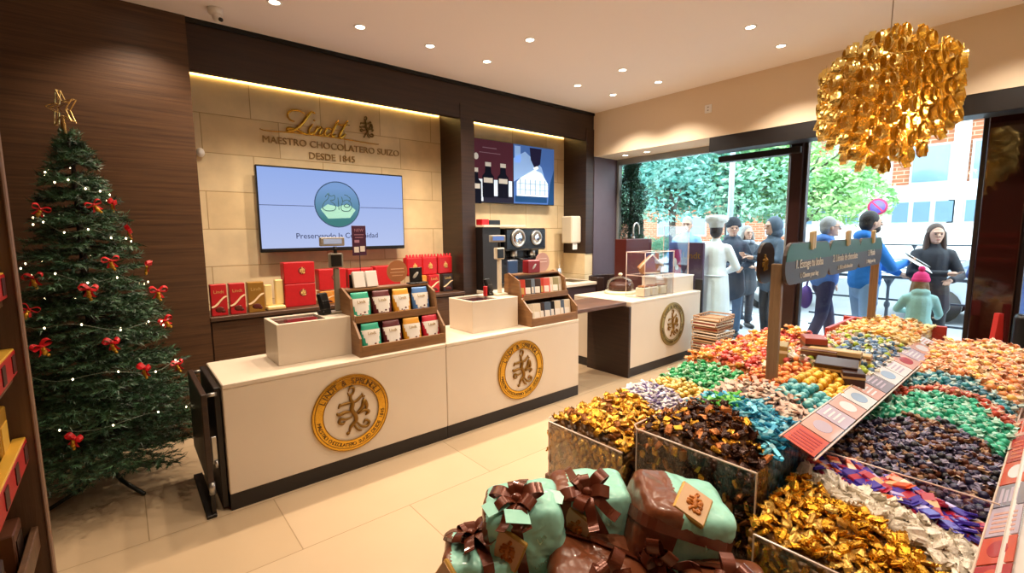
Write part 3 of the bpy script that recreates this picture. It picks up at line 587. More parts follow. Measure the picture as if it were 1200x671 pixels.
# ---- far counter goods ---------------------------------------------------------------
t=T('cake_dome','chocolate cake under a clear dome on a cream board on the far counter','cake dome',(4.73,3.565,.84))
O('serving_board',MB().lathe([(.001,0),(.19,0),(.195,.02),(.18,.035),(.001,.035)],32),PALE,t)
c=O("cake",MB().lathe([(.001,.035),(.13,.035),(.14,.05),(.14,.10),(.12,.13),(.03,.125),(.001,.12)],28),mat('cake_brown','#4a2617',.5,bump=.4,bscale=30),t)
O('dome',MB().lathe([(.165,.036),(.17,.10),(.15,.16),(.09,.2),(.02,.215)],32),clear('dome_glass','#ffffff',.14),t); O('dome_knob',MB().lathe([(.001,.21),(.015,.215),(.028,.235),(.015,.25),(.001,.252)],16),PALE,t)
ginger=mat('gingerbread','#a87242',.6,bump=.3,bscale=25); ice=mat('icing','#f3e6c8',.5)
t=T('acrylic_case','clear two-level acrylic case of biscuits on the far counter','display case',(4.82,3.2,.84)); w,d,h=.30,.13,.52
pc=MB()
for x in (-w,w-.008): pc.b2(x,x+.008,-d,d,0,h)
pc.b2(-w+.008,w-.008,-d,-d+.008,0,h).b2(-w+.008,w-.008,-d+.008,d,.25,.258); O('acrylic_panel',pc,PLEX,t)
e=MB()
for x in (-w+.004,w-.004):
    for y in (-d+.004,d-.004): e.tube([(x,y,0),(x,y,h)],.004,5)
for zz in (h,.254,.004): e.tube([(-w,-d,zz),(w,-d,zz),(w,d,zz),(-w,d,zz),(-w,-d,zz)],.0035,5,smooth=False)
O('edge',e,PEDGE,t)
t=T('gingerbread_house','iced gingerbread house shape in the upper level of the acrylic case','cookie',(4.82,3.2,1.10),(0,0,R(-30)))
O('house_wall',MB().prism([(-.11,0),(.11,0),(.13,.10),(0,.22),(-.15,.08)],-.04,.04,M=FXZ(0,0,0)),ginger,t); O('roof_icing',MB().tube([(.14,-.045,.09),(0,-.045,.225),(-.16,-.045,.07)],.012,8).tube([(-.10,-.045,.01),(.10,-.045,.01)],.008,6),ice,t)
O('chimney',MB().b2(.06,.10,-.02,.02,.16,.24,.004),ginger,t)
for i in range(3):
    t=T('biscuit_box',['open box of brown biscuits at the left of the lower case level','middle tray of biscuits in the lower case level','round biscuit tin at the right of the lower case level'][i],'biscuits',(4.65+.17*i,3.18,.85))
    O('tray',MB().box((0,0,.05),(.13,.12,.1),.008),PALE,t)
    m=MB()
    for k in range(6): m.ell((-.04+.04*(k%3),-.03+.05*(k//3),.11),(.022,.022,.012),10,6)
    O('biscuits',m,ginger,t)
t=T('raised_ledge','cream raised ledge along the front of the far counter','counter ledge',(5.36,3.28,.84)); O('ledge_body',MB().b2(-.30,.31,-.16,.2,0,.185,.004),CR,t); O('ledge_top',MB().b2(-.31,.32,-.165,.205,.185,.20,.003),mat('ledge_top','#e8dfd0',.35),t)
t=T('acrylic_guard','tall clear acrylic guard standing on the raised ledge','screen guard',(5.36,3.2,1.04)); O('guard_panel',MB().b2(-.28,.3,-.006,0,0,.62).b2(-.286,-.28,-.006,.2,0,.62),PLEX,t); O('guard_edge',MB().tube([(-.283,-.006,0),(-.283,-.006,.62),(.3,-.006,.62),(.3,-.006,0)],.004,5,smooth=False),PEDGE,t)
brw=mat('maroon_cabinet','#4a1712',.35,vary=.1)
t=T('tap_cabinet','dark maroon cabinet with a curved tap on top behind the acrylic case','cabinet',(5.3,3.72,.84)); O('carcass',MB().b2(-.36,.2,-.08,.1,0,.66,.004),brw,t); O('tap',MB().tube(smooth_path([(-.1,0,.66),(-.1,0,.82),(-.04,0,.87),(.02,0,.82),(.02,0,.72)]),.010,8),STEEL,t); O('tap_handle',MB().cyl((-.1,0,.70),(-.14,-.03,.74),.008,8).cyl((-.1,0,.66),(-.1,0,.69),.02,12),STEEL,t)
t=T('tub_chair','dark brown rounded chair back behind the far counter by the plum wall','chair',(5.2,4.15,0))
m=MB(); P=[]
for k in range(13): a=R(200-k*20); m.box((.26*math.cos(a),.2*math.sin(a),.62 if 0 else .68),(.13,.03,.62),.01,rot=(0,0,a+PI/2))
O('backrest',m,mat('chair_leather','#2a1713',.4),t); O('seat',MB().lathe([(.001,.38),(.24,.38),(.25,.42),(.24,.46),(.001,.46)],20),mat('chair_leather','#2a1713',.4),t)
for sx in (-1,1):
    for sy in (-1,1): O('leg',MB().cyl((.15*sx,.13*sy,0),(.13*sx,.11*sy,.38),.018,8),DK,t)
# ---- stacked baskets --------------------------------------------------------------
wick=mat('basket_cane','#a9805a',.6,bump=.4,bscale=60); wick2=mat('basket_cane_pale','#c9b49c',.6)
def basket(label,z,i):
    t=T('basket',label,'basket',(5.36+.01*math.sin(i*2.1),2.68+.01*math.cos(i*1.7),z),(0,0,.05*math.sin(i*3)),'stack of slatted baskets by the far counter')
    m=MB(); w,d=.2,.15
    for zz in (.008,.045): m.tube([(-w,-d,zz),(w,-d,zz),(w,d,zz),(-w,d,zz),(-w,-d,zz)],.009,6,smooth=False)
    for k in range(9): x=-w+2*w*k/8; m.tube([(x,-d,.0),(x,-d-.004,.05)],.006,5).tube([(x,d,.0),(x,d+.004,.05)],.006,5)
    O('rim',m,wick if i%2 else wick2,t); O('bottom',MB().b2(-w,w,-d,d,.0,.008),wick,t)
    if i in (4,7,8): O('lining',MB().b2(-w+.012,w-.012,-d+.012,d-.012,.008,.04,.004),mat('lining_red','#b8554a',.6),t)
    return t
bo=['bottom','second','third','fourth','fifth','sixth','seventh','eighth','ninth','topmost']
for i in range(10): basket(('%s cane basket of the stack beside the far counter'%bo[i]) if i in(0,9) else '%s cane basket from the floor in the stack beside the far counter'%bo[i],.062*i,i)
# ---------------------------------------------------------------- christmas tree
TX,TY=-.17,3.86
t=T('christmas_tree','tall artificial fir tree with star, red bows and fairy lights in the wood-panelled corner','christmas tree',(TX,TY,0))
def needlemat():
    m=mat('fir_needles','#1b3a24',.45); nt=m.node_tree; b=nt.nodes['Principled BSDF']; g=nt.nodes.new('ShaderNodeTexCoord'); n=nt.nodes.new('ShaderNodeTexNoise'); n.inputs['Scale'].default_value=18
    r=nt.nodes.new('ShaderNodeValToRGB'); r.color_ramp.elements[0].color=srgb('#0e2618'); r.color_ramp.elements[1].color=srgb('#54805c'); r.color_ramp.elements[0].position=.35; r.color_ramp.elements[1].position=.72
    nt.links.new(g.outputs['Object'],n.inputs['Vector']); nt.links.new(n.outputs['Fac'],r.inputs[0]); nt.links.new(r.outputs[0],b.inputs['Base Color']); return m
O('trunk',MB().tube([(0,0,.10),(0,0,1.2),(0,0,2.2)],[.028,.022,.008],10),mat('trunk_brown','#2c2018',.7),t)
rng=random.Random(5)
def crad(z): return .53*max(0,(2.25-z)/(2.25-.30))**.86+.035 if z>.30 else .45
tips=[]
def needles(mb,a,b,ln,step=.0062):
    a=V(a);b=V(b);d=b-a;L=d.length;t_=d/L; u=t_.cross(V((0,0,1))); u=u.normalized() if u.length>.01 else V((1,0,0)); w=t_.cross(u)
    n=int(L/step); vs=[];fs=[]
    for i in range(n):
        p=a+d*(i/n); an=rng.uniform(0,2*PI); o=(u*math.cos(an)+w*math.sin(an)*.8); dr=(o+t_*.8).normalized()*ln*rng.uniform(.7,1.15); s=t_.cross(o)*.0036
        k=len(vs); vs+= [p-s,p+s,p+dr]; fs.append((k,k+1,k+2))
    mb.add(vs,fs)
fol=MB(); wood_=MB()
z=.24; tier=0
while z<2.2:
    nb=max(5,int(15-7*(z/2.3))); off=rng.uniform(0,6)
    for k in range(nb):
        az=off+2*PI*k/nb+rng.uniform(-.15,.15); Rr=crad(z)*rng.uniform(.86,1.12); zz=z+rng.uniform(-.04,.04)
        c,s_=math.cos(az),math.sin(az); droop=-.02-.12*Rr
        P0=V((0,0,zz)); 
        def bp(q): return V((c*Rr*q,s_*Rr*q,zz+droop*q+.09*Rr*q*q*q))
        wood_.tube([bp(0.02),bp(.4),bp(.75),bp(1)],[.006,.004,.003,.002],4)
        needles(fol,bp(.25),bp(.62),.045); needles(fol,bp(.6),bp(1.02),.040,.004)
        for q in (.30,.45,.60,.74,.87):
            for sd in (-1,1):
                L=Rr*(.36*(1.05-q)+.10)+.02; a2=az+sd*R(48); p=bp(q); e=p+V((math.cos(a2)*L,math.sin(a2)*L,.02*rng.uniform(-1,1.6)))
                needles(fol,p,e,.036,.0052)
        tips.append(bp(1.0))
    z+=.072; tier+=1
for k in range(7): needles(fol,(0,0,2.02),(.05*math.cos(k),.05*math.sin(k),2.22),.035,.004)
O('branches',wood_,mat('trunk_brown','#2c2018',.7),t); O('foliage',fol,needlemat(),t,recalc=False)
for k in range(4):
    a=R(30+90*k); O('stand_foot',MB().tube([(0,0,.16),(.14*math.cos(a),.14*math.sin(a),.06),(.34*math.cos(a),.34*math.sin(a),.012)],[.014,.013,.012],6),mat('stand_green','#15201a',.4),t)
# star
st=T('tree_star','gold open wire star on the tip of the christmas tree','tree topper',(TX-.02,TY,2.2)); m=MB()
Mst=Matrix.Translation((0,0,.14))@Matrix.Rotation(R(-50),4,'Z')@Matrix.Rotation(R(90),4,'X')@Matrix.Rotation(R(8),4,'Z'); pts=[]
for i in range(10): r=.105 if i%2==0 else .042; a=R(90+36*i); pts.append((r*math.cos(a),r*math.sin(a),0))
for zz in (-.012,.012): m.tube([(x,y,zz) for x,y,_ in pts]+[(pts[0][0],pts[0][1],zz)],.0038,6,smooth=False,M=Mst)
for x,y,_ in pts: m.tube([(x,y,-.012),(x,y,.012)],.003,5,M=Mst)
for i in range(5): m.tube([(pts[2*i][0],pts[2*i][1],.0),(0,0,.02)],.002,5,M=Mst)
sg=mat('star_gold','#d8b878',.25,.8); O('star_frame',m,sg,st); O('stem',MB().lathe([(.004,-.05),(.010,-.02),(.012,.05),(.004,.09)],12),sg,st)
# ornaments: red bow with gold foil figure
redr=mat('red_ribbon','#d01a22',.35); gf=mat('gold_foil','#d8a63c',.3,.8,bump=.3,bscale=60)
def ornament(label,x,y,z):
    o=T('tree_ornament',label,'ornament',(x,y,z),(0,0,R(rng.uniform(-60,20))),'red bow ornaments on the tree'); o.scale=(rng.uniform(.7,.9),)*3; o.rotation_euler=(rng.uniform(-.3,.3),rng.uniform(-.5,.5),R(rng.uniform(-90,40))); m=MB()
    for sd in (-1,1):
        P=smooth_path([(0,0,0),(sd*.03,-.005,.03),(sd*.055,-.01,.02),(sd*.045,-.005,-.005),(0,0,0)],3); m.strip(P,(.0,1,.5),.024,.0015)
        m.strip(smooth_path([(0,0,0),(sd*.015,-.008,-.03),(sd*.03,-.004,-.055)],3),(1,.3,0),.018,.0015)
    m.ell((0,-.004,0),(.01,.012,.01),8,6); b=O('bow',m,redr,o)
    g=MB(); g.ell((0,-.01,-.045),(.016,.013,.02),10,8).ell((0,-.012,-.022),(.012,.011,.012),10,8).ell((-.008,-.012,-.011),(.004,.003,.006),6,5).ell((.008,-.012,-.011),(.004,.003,.006),6,5).ell((.01,-.012,-.07),(.011,.01,.012),8,6)
    O('foil_figure',g,gf,o); return o
orn=[((48,245),'upper left of the tree below the tip'),((110,240),'upper middle just under the garland'),((133,238),'upper right edge of the tree'),((130,305),'right of the middle, above the dark hollow'),((40,325),'left edge, upper one'),((152,270),'right edge at two thirds height'),((175,310),'right edge a little above half height'),((185,340),'right edge at half height'),((193,375),'right edge, lowest of the three there'),((132,400),'front middle, bright red with gold'),((48,405),'left side near the shelf post'),((35,362),'far left edge, lower one'),((105,338),'front, a little left of the middle'),((88,512),'low at the bottom left of the tree'),((170,430),'lower right front'),((208,425),'lowest at the right edge')]
OP=[(-0.316, 3.724, 1.751), (-0.091, 3.685, 1.78), (-0.003, 3.774, 1.797), (-0.041, 3.616, 1.457), (-0.368, 3.64, 1.377), (0.062, 3.856, 1.632), (0.144, 3.852, 1.411), (0.175, 3.852, 1.24), (0.192, 3.758, 1.052), (-0.07, 3.485, 0.999), (-0.364, 3.528, 1.015), (-0.397, 3.61, 1.209), (-0.145, 3.548, 1.305), (-0.262, 3.37, 0.524), (0.063, 3.499, 0.819), (0.233, 3.681, 0.775)]
for (pp,lab),(x,y,z) in zip(orn,OP): ornament('red bow ornament with gold foil figure, '+lab,x,y-.02,z)
sl=T('fairy_lights','string of small warm fairy lights wound around the christmas tree','string lights',(TX,TY,0)); P=[]
for i in range(260):
    q=i/259; z_=2.1-1.75*q; a=q*2*PI*6.5; r_=crad(z_)*.93; P.append((r_*math.cos(a),r_*math.sin(a),z_+.02*math.sin(i*.9)))
O('cable',MB().tube(P,.0014,4),mat('cable_green','#7f8a78',.5),sl); be=mat('fairy_bulb','#ffe9b8',.4,emit=9); bm0=None
for i in range(2,258,3):
    if bm0 is None: bm0=O('bulb',MB().ell((0,0,0),(.0042,.0042,.006),8,6),be,sl,P[i])
    else:
        c=bm0.copy(); col.objects.link(c); c.parent=sl; c.location=P[i]
# ---------------------------------------------------------------- shelf unit at the left edge
t=T('shelf_unit','brown wooden shelf unit with red and yellow lipped shelves at the left edge','shelf unit',(-.2,1.68,0))
SW=wood('shelf_unit_wood','#4a3322','#6b4c34',(26,26,1.2)); O('end_panel',MB().b2(-.38,-.008,0,.03,0,2.35),SW,t); O('front_edge',MB().b2(-.008,0,-.002,.032,0,2.35,.003),mat('edge_band','#7a5c48',.5),t); O('back_panel',MB().b2(-.38,-.36,-1.5,0,0,2.35),SW,t); O('near_panel',MB().b2(-.38,0,-1.5,-1.47,0,2.35),SW,t)
yel=mat('yellow_card','#d9a93c',.4); redl=mat('lip_red','#b0171d',.35,vary=.25,vscale=60)
lips=[(1.46,'red'),(1.27,'red'),(1.04,'red'),(.80,'wood'),(.5,'wood')]
for z,k in lips:
    O('shelf',MB().b2(-.36,-.03,-1.47,0,z-.03,z-.01),SW,t)
    l=O('shelf_lip',MB().b2(-.034,-.02,-1.47,-.002,z-.01,z+.05,.002),redl if k=='red' else SW,t)
    if k=='red':
        O('lip_top',MB().b2(-.046,-.021,-1.47,-.004,z+.048,z+.054,.002),yel,l)
        [O('lip_picture',MB().b2(-.020,-.018,-.06-.13*j,-.02-.13*j,z-.0,z+.042),mat('lip_dark','#3a1512',.4,vary=.4,vscale=70),l) for j in range(5)]
bx=[mat('box_yellow','#d8ab45',.4),mat('box_dark','#2c1a12',.4),mat('box_gold','#b98a2e',.35,.4),mat('box_brown','#54301e',.4)]
names=['yellow','dark brown','gold','brown']; tiers=[('top',1.45),('second',1.26),('third',1.03),('fourth',.79)]
for ti,(tn,z) in enumerate(tiers):
    for j in range(5):
        k=(j+ti)%4; h=.12+.05*((j*3+ti)%3)/2
        b=T('chocolate_carton','%s carton, %s from the post on the %s shelf of the left unit'%(names[k],ords[j],tn),'box',(-.27-.03*(j%2),1.60-.10*j,z-.01),(0,0,.1*math.sin(j)))
        O('carton',MB().b2(-.025,.025,-.05,.05,0,h,.003),bx[k],b); O('printed_front',MB().b2(.025,.027,-.035,.035,h*.35,h*.8),bx[(k+2)%4],b); O('bow',MB().ell((.03,0,h*.2),(.006,.02,.008),8,5),GOLDC,b)
# ---------------------------------------------------------------- aqua gift bundles
aq=mat('aqua_wrap','#a4e8d6',.3,bump=.5,bscale=9,coat=.3); bw=mat('brown_wrap','#7c452a',.3,bump=.4,bscale=10,coat=.3); rb=mat('brown_satin','#6a3320',.25,.25,coat=.4)
t=T('display_table','low dark display table carrying the pile of aqua gift bundles','table',(1.05,.88,0),(0,0,R(-35))); O('table_top',MB().b2(-.42,.42,-.22,.22,.40,.43,.004),DW,t); O('riser',MB().b2(-.3,.36,-.03,.22,.43,.52,.004),DW,t)
for sx in(-1,1):
    for sy in(-1,1): O('leg',MB().box((.38*sx,.18*sy,.2),(.04,.04,.4),.004),DW,t)
def bundle(label,loc,a,b,c,rz,tilt=(0,0),bowdir=(-.2,-.4,.9),tagdir=(-.8,-.5,.1),brown=-.45,rax=(1,.25,0),seed=1,btop=False,p=7):
    """cushion-like wrapped bundle; a,b,c half sizes"""
    t=T('gift_bundle',label,'gift',loc,(tilt[0],tilt[1],rz))
    def surf(d,o=0,nz=1):
        d=V(d).normalized(); vv=noise.voronoi(d*1.9+V((seed*1.7,.3,seed)))[0]; v2=noise.voronoi(d*3.6+V((seed*2.7,1.3,seed)))[0]; r=1/((abs(d.x)/a)**p+(abs(d.y)/b)**p+(abs(d.z)/c)**p)**(1/p)
        n=noise.noise(d*2.2+V((seed*7,0,0)))*.04*nz+((1-abs(noise.noise(d*2.0+V((0,seed*5,0)))))**7*.045+(1-abs(noise.noise(d*4.2+V((seed*3,1,0)))))**8*.02)*nz*.35-.03+((vv[1]-vv[0])*.055+(v2[1]-v2[0])*.012)*nz
        return d*(r*(1+n)+o)
    nu,nv=128,80; vs=[surf((0,0,-1))];fs=[];mi=[]
    for j in range(1,nv):
        ph=-PI/2+PI*j/nv
        for i in range(nu): th=2*PI*i/nu; vs.append(surf((math.cos(ph)*math.cos(th),math.cos(ph)*math.sin(th),math.sin(ph))))
    vs.append(surf((0,0,1))); L=len(vs)-1
    F_=[(0,1+(i+1)%nu,1+i) for i in range(nu)]+[(L,1+(nv-2)*nu+i,1+(nv-2)*nu+(i+1)%nu) for i in range(nu)]+[(1+j*nu+i,1+j*nu+(i+1)%nu,1+(j+1)*nu+(i+1)%nu,1+(j+1)*nu+i) for j in range(nv-2) for i in range(nu)]
    A,B=MB(),MB()
    for f in F_:
        cc=sum((vs[i] for i in f),V())/len(f); br_=(cc.z/c>.35) if btop else (cc.x/a<brown)
        (B if br_ else A).add([vs[i] for i in f],[tuple(range(len(f)))],0,True)
    def weld(m,nm,mt):
        me=m.mesh(nm,mt,False); bm=bmesh.new(); bm.from_mesh(me); bmesh.ops.remove_doubles(bm,verts=bm.verts,dist=1e-5); bmesh.ops.recalc_face_normals(bm,faces=bm.faces); bm.to_mesh(me); bm.free(); return O(nm,me,None,t)
    weld(A,'aqua_wrapping',aq); weld(B,'brown_wrapping',bw)
    # ribbon: great loop through bow direction, plane normal rax
    n_=V(rax).normalized(); u=V(bowdir).normalized(); u=(u-n_*u.dot(n_)).normalized(); w=n_.cross(u)
    O('ribbon',MB().strip([surf(u*math.cos(q*2*PI/48)+w*math.sin(q*2*PI/48),.007,.35) for q in range(49)],[n_]*49,.034,.002),rb,t)
    # bow
    q0=surf(bowdir,.008); zz=V(bowdir).normalized(); X_=n_-zz*n_.dot(zz); X_.normalize(); Y_=zz.cross(X_); Mb=Matrix((X_,Y_,zz)).transposed().to_4x4(); Mb.translation=q0; m=MB()
    for k,(an,ln) in enumerate(((15,.085),(165,.085),(-35,.07),(215,.07),(75,.05),(105,.055))):
        c_,s_=math.cos(R(an)),math.sin(R(an)); pth=smooth_path([(0,0,.004),(c_*ln*.55,s_*ln*.55,.035),(c_*ln,s_*ln,.022),(c_*ln*.6,s_*ln*.6,.004),(0,0,.004)],9)
        m.strip(pth,(-s_,c_,.12),.036,.0018,M=Mb)
    m.ell((0,0,.014),(.018,.016,.014),10,6,M=Mb)
    for an in (-70,-110): 
        c_,s_=math.cos(R(an)),math.sin(R(an)); m.strip(smooth_path([(0,0,.006),(c_*.05,s_*.05,.02),(c_*.09,s_*.09,.004),(c_*.12,s_*.12,.012)],8),(-s_,c_,.2),.032,.0018,M=Mb)
    O('bow',m,rb,t)
    # label: square card with gold edge
    if tagdir:
        zz=V(tagdir).normalized(); X_=V((0,0,1)).cross(zz).normalized(); Y_=zz.cross(X_); Ml=Matrix((X_,Y_,zz)).transposed().to_4x4(); Ml.translation=surf(tagdir,.004); Ml=Ml@Matrix.Rotation(R(-28),4,'Z')
        g=O('gold_label',MB().box((0,0,0),(.098,.105,.018),.004,M=Ml),mat('label_gold','#c79a4a',.35,.4),t)
        O('label_face',MB().box((0,0,.0095),(.088,.095,.002),.0,M=Ml),mat('label_cream','#e2b98c',.4),g); O('label_emblem',MB().merge(dragon(.042,.10),M=Ml@Matrix.Translation((0,0,.011))),mat('label_orange','#c0701e',.4),g)
    # printed script
    for k,(dx,dy,dz) in enumerate(((.5,-.8,.2),(.3,-.7,-.35))):
        zz=V((dx,dy,dz)).normalized(); X_=V((0,0,1)).cross(zz).normalized(); Y_=zz.cross(X_); Ml=Matrix((X_,Y_,zz)).transposed().to_4x4(); Ml.translation=surf(zz,.0015)
        O('printed_script',textmb('Lindt',.028,.0008,M=Ml@Matrix.Rotation(.3,4,'Z')),mat('script_gold','#8fb08c',.4,.3),t)
    return t
# local -Y faces the camera when rz is about -40 degrees
bundle('aqua gift bundle with a large ribbon rosette and gold label, leftmost upper one',(.93,1.06,.655),.125,.105,.115,R(-40),(0,R(-8)),(-.05,-.35,1),(-.42,-.9,.1),-.85,(1,-.15,0),1)
bundle('aqua gift bundle at the back, between the rosette bundle and the tilted one',(1.15,.98,.665),.13,.10,.105,R(-40),(0,0),(-.15,-.6,.8),(-.5,-.85,.05),-.55,(1,.2,.5),2)
bundle('big tilted aqua gift bundle with wide brown left band at the right of the pile',(1.285,.745,.675),.145,.115,.12,R(-40),(R(6),R(14)),(-.45,-.8,-.25),(.0,-.5,.95),-.25,(.1,.45,1),3)
bundle('brown-topped aqua gift bundle at the front centre of the pile',(1.03,.855,.545),.15,.11,.10,R(-42),(R(8),R(8)),(.05,-.7,.75),None,-.9,(.3,1,-.4),4,True)
bundle('aqua gift bundle lowest at the far left corner of the pile',(.79,1.12,.535),.11,.10,.10,R(-35),(0,0),(-.2,.2,1),(-.7,-.7,.3),-.75,(1,.3,0),5)
bundle('brown wrapped gift bundle at the lower right of the pile by the glass corner',(1.24,.545,.545),.12,.10,.09,R(-45),(0,0),(-.1,-.5,.85),None,-.2,(.3,1,-.3),6,True)
ft=T('ribbon_flap','aqua paper flaps sticking out under the rosette of the leftmost upper bundle','paper flap',(.90,1.03,.775),(0,0,R(-40)))
for q,(x,y,a) in enumerate(((-.085,-.03,.5),(.09,.02,-.3),(-.02,-.085,.2))): O('flap',MB().box((x,y,.0),(.075,.05,.002),rot=(.25,-.2+.2*q,a)),aq,ft)
# ---------------------------------------------------------------- chandelier
cx,cy,cz=3.716,.82,2.37
t=T('chandelier','large hanging chandelier made of gold foil spirals over the sweets','chandelier',(cx,cy,cz)); gs=mat('chandelier_foil','#f6d67e',.22,.85,bump=.4,bscale=40); 
O('canopy',MB().lathe([(.001,.835),(.06,.835),(.06,.81),(.02,.79),(.001,.79)],20),WHT,t); O('cord',MB().cyl((0,0,.4),(0,0,.8),.004,6),mat('cord_grey','#b8aaa0',.5),t)
O('frame',MB().tube([(.33*math.cos(a*PI/12),.33*math.sin(a*PI/12),.2) for a in range(25)],.004,5).tube([(-.33,0,.2),(0,0,.40),(.33,0,.2)],.004,5).tube([(0,-.33,.2),(0,0,.40),(0,.33,.2)],.004,5),GOLD,t)
def spiral(seed):
    r=random.Random(seed); m=MB(); P=[];W=[]; n=17
    for i in range(n):
        q=i/(n-1); a=q*2*PI*1.35; rr=.040-.017*q; P.append((rr*math.sin(a)*.62,rr*math.cos(a)*.30-.022*q+.01,rr*math.cos(a)*1.25)); W.append((.25+.5*q,1,.0))
    m.strip(P,W,[.034+.010*math.sin(PI*i/(n-1)) for i in range(n)],.0012); 
    cp=[]
    for k in range(9): a=-1.9+3.8*k/8; cp.append((r.uniform(-.003,.003),.012+.016*math.cos(a)+r.uniform(-.003,.003),.047*math.sin(a*.75)))
    m.strip(cp,(1,0,0),[.012+.028*math.sin(PI*(k+.5)/9) for k in range(9)],.0012)
    return m
sms=[spiral(i) for i in range(1)]; sme=sms[0].mesh('foil_spiral',[gs]); items=[]; rg_=random.Random(3)
def zlo(r): return -.42+.26*(r/.34)**1.6
def zhi(r): return .43-.20*(r/.34)**2.0
for ri,(r,nn) in enumerate(((.335,20),(.27,16),(.20,12),(.12,7),(.04,3))):
    for k in range(nn):
        a=2*PI*(k+.5*(ri%2))/nn; z=zhi(r)-.02-(.055 if k%2 else 0)
        while z>zlo(r): items.append((r*math.cos(a),r*math.sin(a),z,a+PI/2+rg_.uniform(-.35,.35),rg_.uniform(-.25,.25))); z-=.098
cam2=V((0-cx,0-cy,1.6-cz)); items.sort(key=lambda q:(V(q[:3])-cam2).length-(.9 if math.hypot(q[0],q[1])<-1 else 0))
rest=MB()
for i,(x,y,z,rz,rx) in enumerate(items):
    if i<100: o=O('foil_spiral',sme,None,t,(x,y,z),(rx,0,rz))
    else: rest.merge(sms[0],M=Matrix.Translation((x,y,z))@Euler((rx,0,rz)).to_matrix().to_4x4())
o=O('foil_spirals',rest,gs,t,recalc=False); o['kind']='stuff'
O('hanging_wires',sum_mb([MB().cyl((x,y,zlo(math.hypot(x,y))),(x,y,.26),.0008,3) for x,y in [(r*math.cos(2*PI*k/nn),r*math.sin(2*PI*k/nn)) for r,nn in ((.335,20),(.20,12)) for k in range(nn)]]),GOLD,t)
for k in range(3):
    a=2*PI*k/3; O('bulb',MB().ell((.12*math.cos(a),.12*math.sin(a),-.05),(.03,.03,.04)),mat('bulb_glow','#ffdf9a',.4,emit=12),t)
    l=bpy.data.lights.new('chandelier_lamp','POINT'); l.energy=5; l.color=(1,.78,.5); l.shadow_soft_size=.04; ol=bpy.data.objects.new('chandelier_lamp',l); col.objects.link(ol); ol.location=(cx+.12*math.cos(a),cy+.12*math.sin(a),cz-.12)
# ---------------------------------------------------------------- signs over the sweets
pw=wood('post_wood','#7d6248','#9a7c5c',(30,30,2)); 
for i,(x,y) in enumerate(((2.40,.895),(4.45,.965))):
    t=T('sign_post',('tall near' if i==0 else 'far')+' wooden post holding the green instruction boards over the sweets','post',(x,y,.60)); O('post',MB().box((0,0,.42 if i==0 else .44),(.028,.05,.84 if i==0 else .88),.003),pw,t); O('foot_plate',MB().box((0,0,.006),(.09,.09,.012),.002),DK,t)
bg_=mat('board_green','#1d5a40',.4,spec=.2); bb_=mat('board_brown','#4d423f',.4,spec=.2); wp=mat('chalk_white','#efe8de',.6)
def rrect(w,h,r,n=5):
    P=[]
    for (cx_,cy_,a0) in ((w/2-r,h/2-r,0),(-w/2+r,h/2-r,90),(-w/2+r,-h/2+r,180),(w/2-r,-h/2+r,270)):
        for k in range(n+1): a=R(a0+90*k/n); P.append((cx_+r*math.cos(a),cy_+r*math.sin(a)))
    return P
bt=[('1. Escoge tu bolsa','1. Choose your bag','nearest green and brown instruction board on the posts, starting with 1'),('2. Llénala de chocolate','2. Fill it with chocolate','middle green and brown instruction board, between the numbered 1 and 3 boards'),('3. Pésala','3. Weigh your bag','farthest green and brown instruction board, at the far post')]
for i,(a,b,lab) in enumerate(bt):
    x=2.69+.715*i; y=.895+.0345*i*.7/.7-.035; t=T('sign_board',lab,'sign',(x,y,1.44),(0,0,.034)); 
    O('board',MB().prism(rrect(.695,.20,.085),0,.014,M=FXZ(0,.007,0)),bb_,t); O('green_panel',MB().prism([(q[0],max(q[1],.012)) for q in rrect(.685,.19,.08)],0,.002,M=FXZ(0,-.007,0)),bg_,t)
    O('lettering',textmb(a,.060,.001,M=FXZ(0,-.0098,-.025)),wp,t); O('small_lettering',textmb(b,.036,.001,M=FXZ(0,-.0098,-.075)),wp,t)
    p=O('wooden_peg',MB().box((0,-.01,.105),(.022,.02,.09),.003).box((.03,-.01,.11),(.022,.02,.09),.003),mat('peg_pale','#d8c49a',.5),t)
t=T('sign_board','dark brown rounded board end showing behind the near wooden post','sign',(2.43,.97,1.44)); O('board',MB().prism(rrect(.17,.20,.07),0,.014,M=FXZ(0,0,0)),mat('board_dark','#2a1a12',.4),t); O('gilt_mark',MB().merge(dragon(.05,.1),M=FXZ(-.03,-.016,0)),GOLDD,t)
# ---------------------------------------------------------------- sweets counters
cw=wood('bin_wood','#6a4530','#8a6045',(2,2,26))
def edgetube(pts,r=.004,closed=False):
    return MB().tube(pts+([pts[0]] if closed else []),r,6,smooth=False)
t=T('sweets_counter','lower left sweets island with cut clear acrylic corner, beside the walkway','sweets display',(1.52,1.12,0))
O('base',MB().b2(0,1.75,0,.46,0,.42,.004),cw,t); O('front_panel',MB().b2(0,.006,.0,.43,.42,.695),PLEX,t); O('side_panel',MB().b2(.03,1.3,.455,.461,.42,.695).add([(0,.43,.42),(.03,.46,.42),(.03,.46,.695),(0,.43,.695)],[(0,1,2,3)]),PLEX,t)
O('rail',edgetube([(0,0,.695),(0,.43,.695),(.03,.46,.695),(1.3,.46,.695)]).merge(edgetube([(0,.43,.42),(0,.43,.695)],.003)),PEDGE,t)
t=T('sweets_counter','higher middle sweets island with a tall clear acrylic front','sweets display',(1.56,.61,0))
O('base',MB().b2(.0,3.2,.0,.505,0,.44,.004),cw,t); O('front_panel',MB().b2(0,.006,.0,.47,.44,.80),PLEX,t); O('side_panel',MB().b2(.03,3.2,.499,.505,.44,.80).add([(0,.47,.44),(.03,.50,.44),(.03,.50,.80),(0,.47,.80)],[(0,1,2,3)]),PLEX,t)
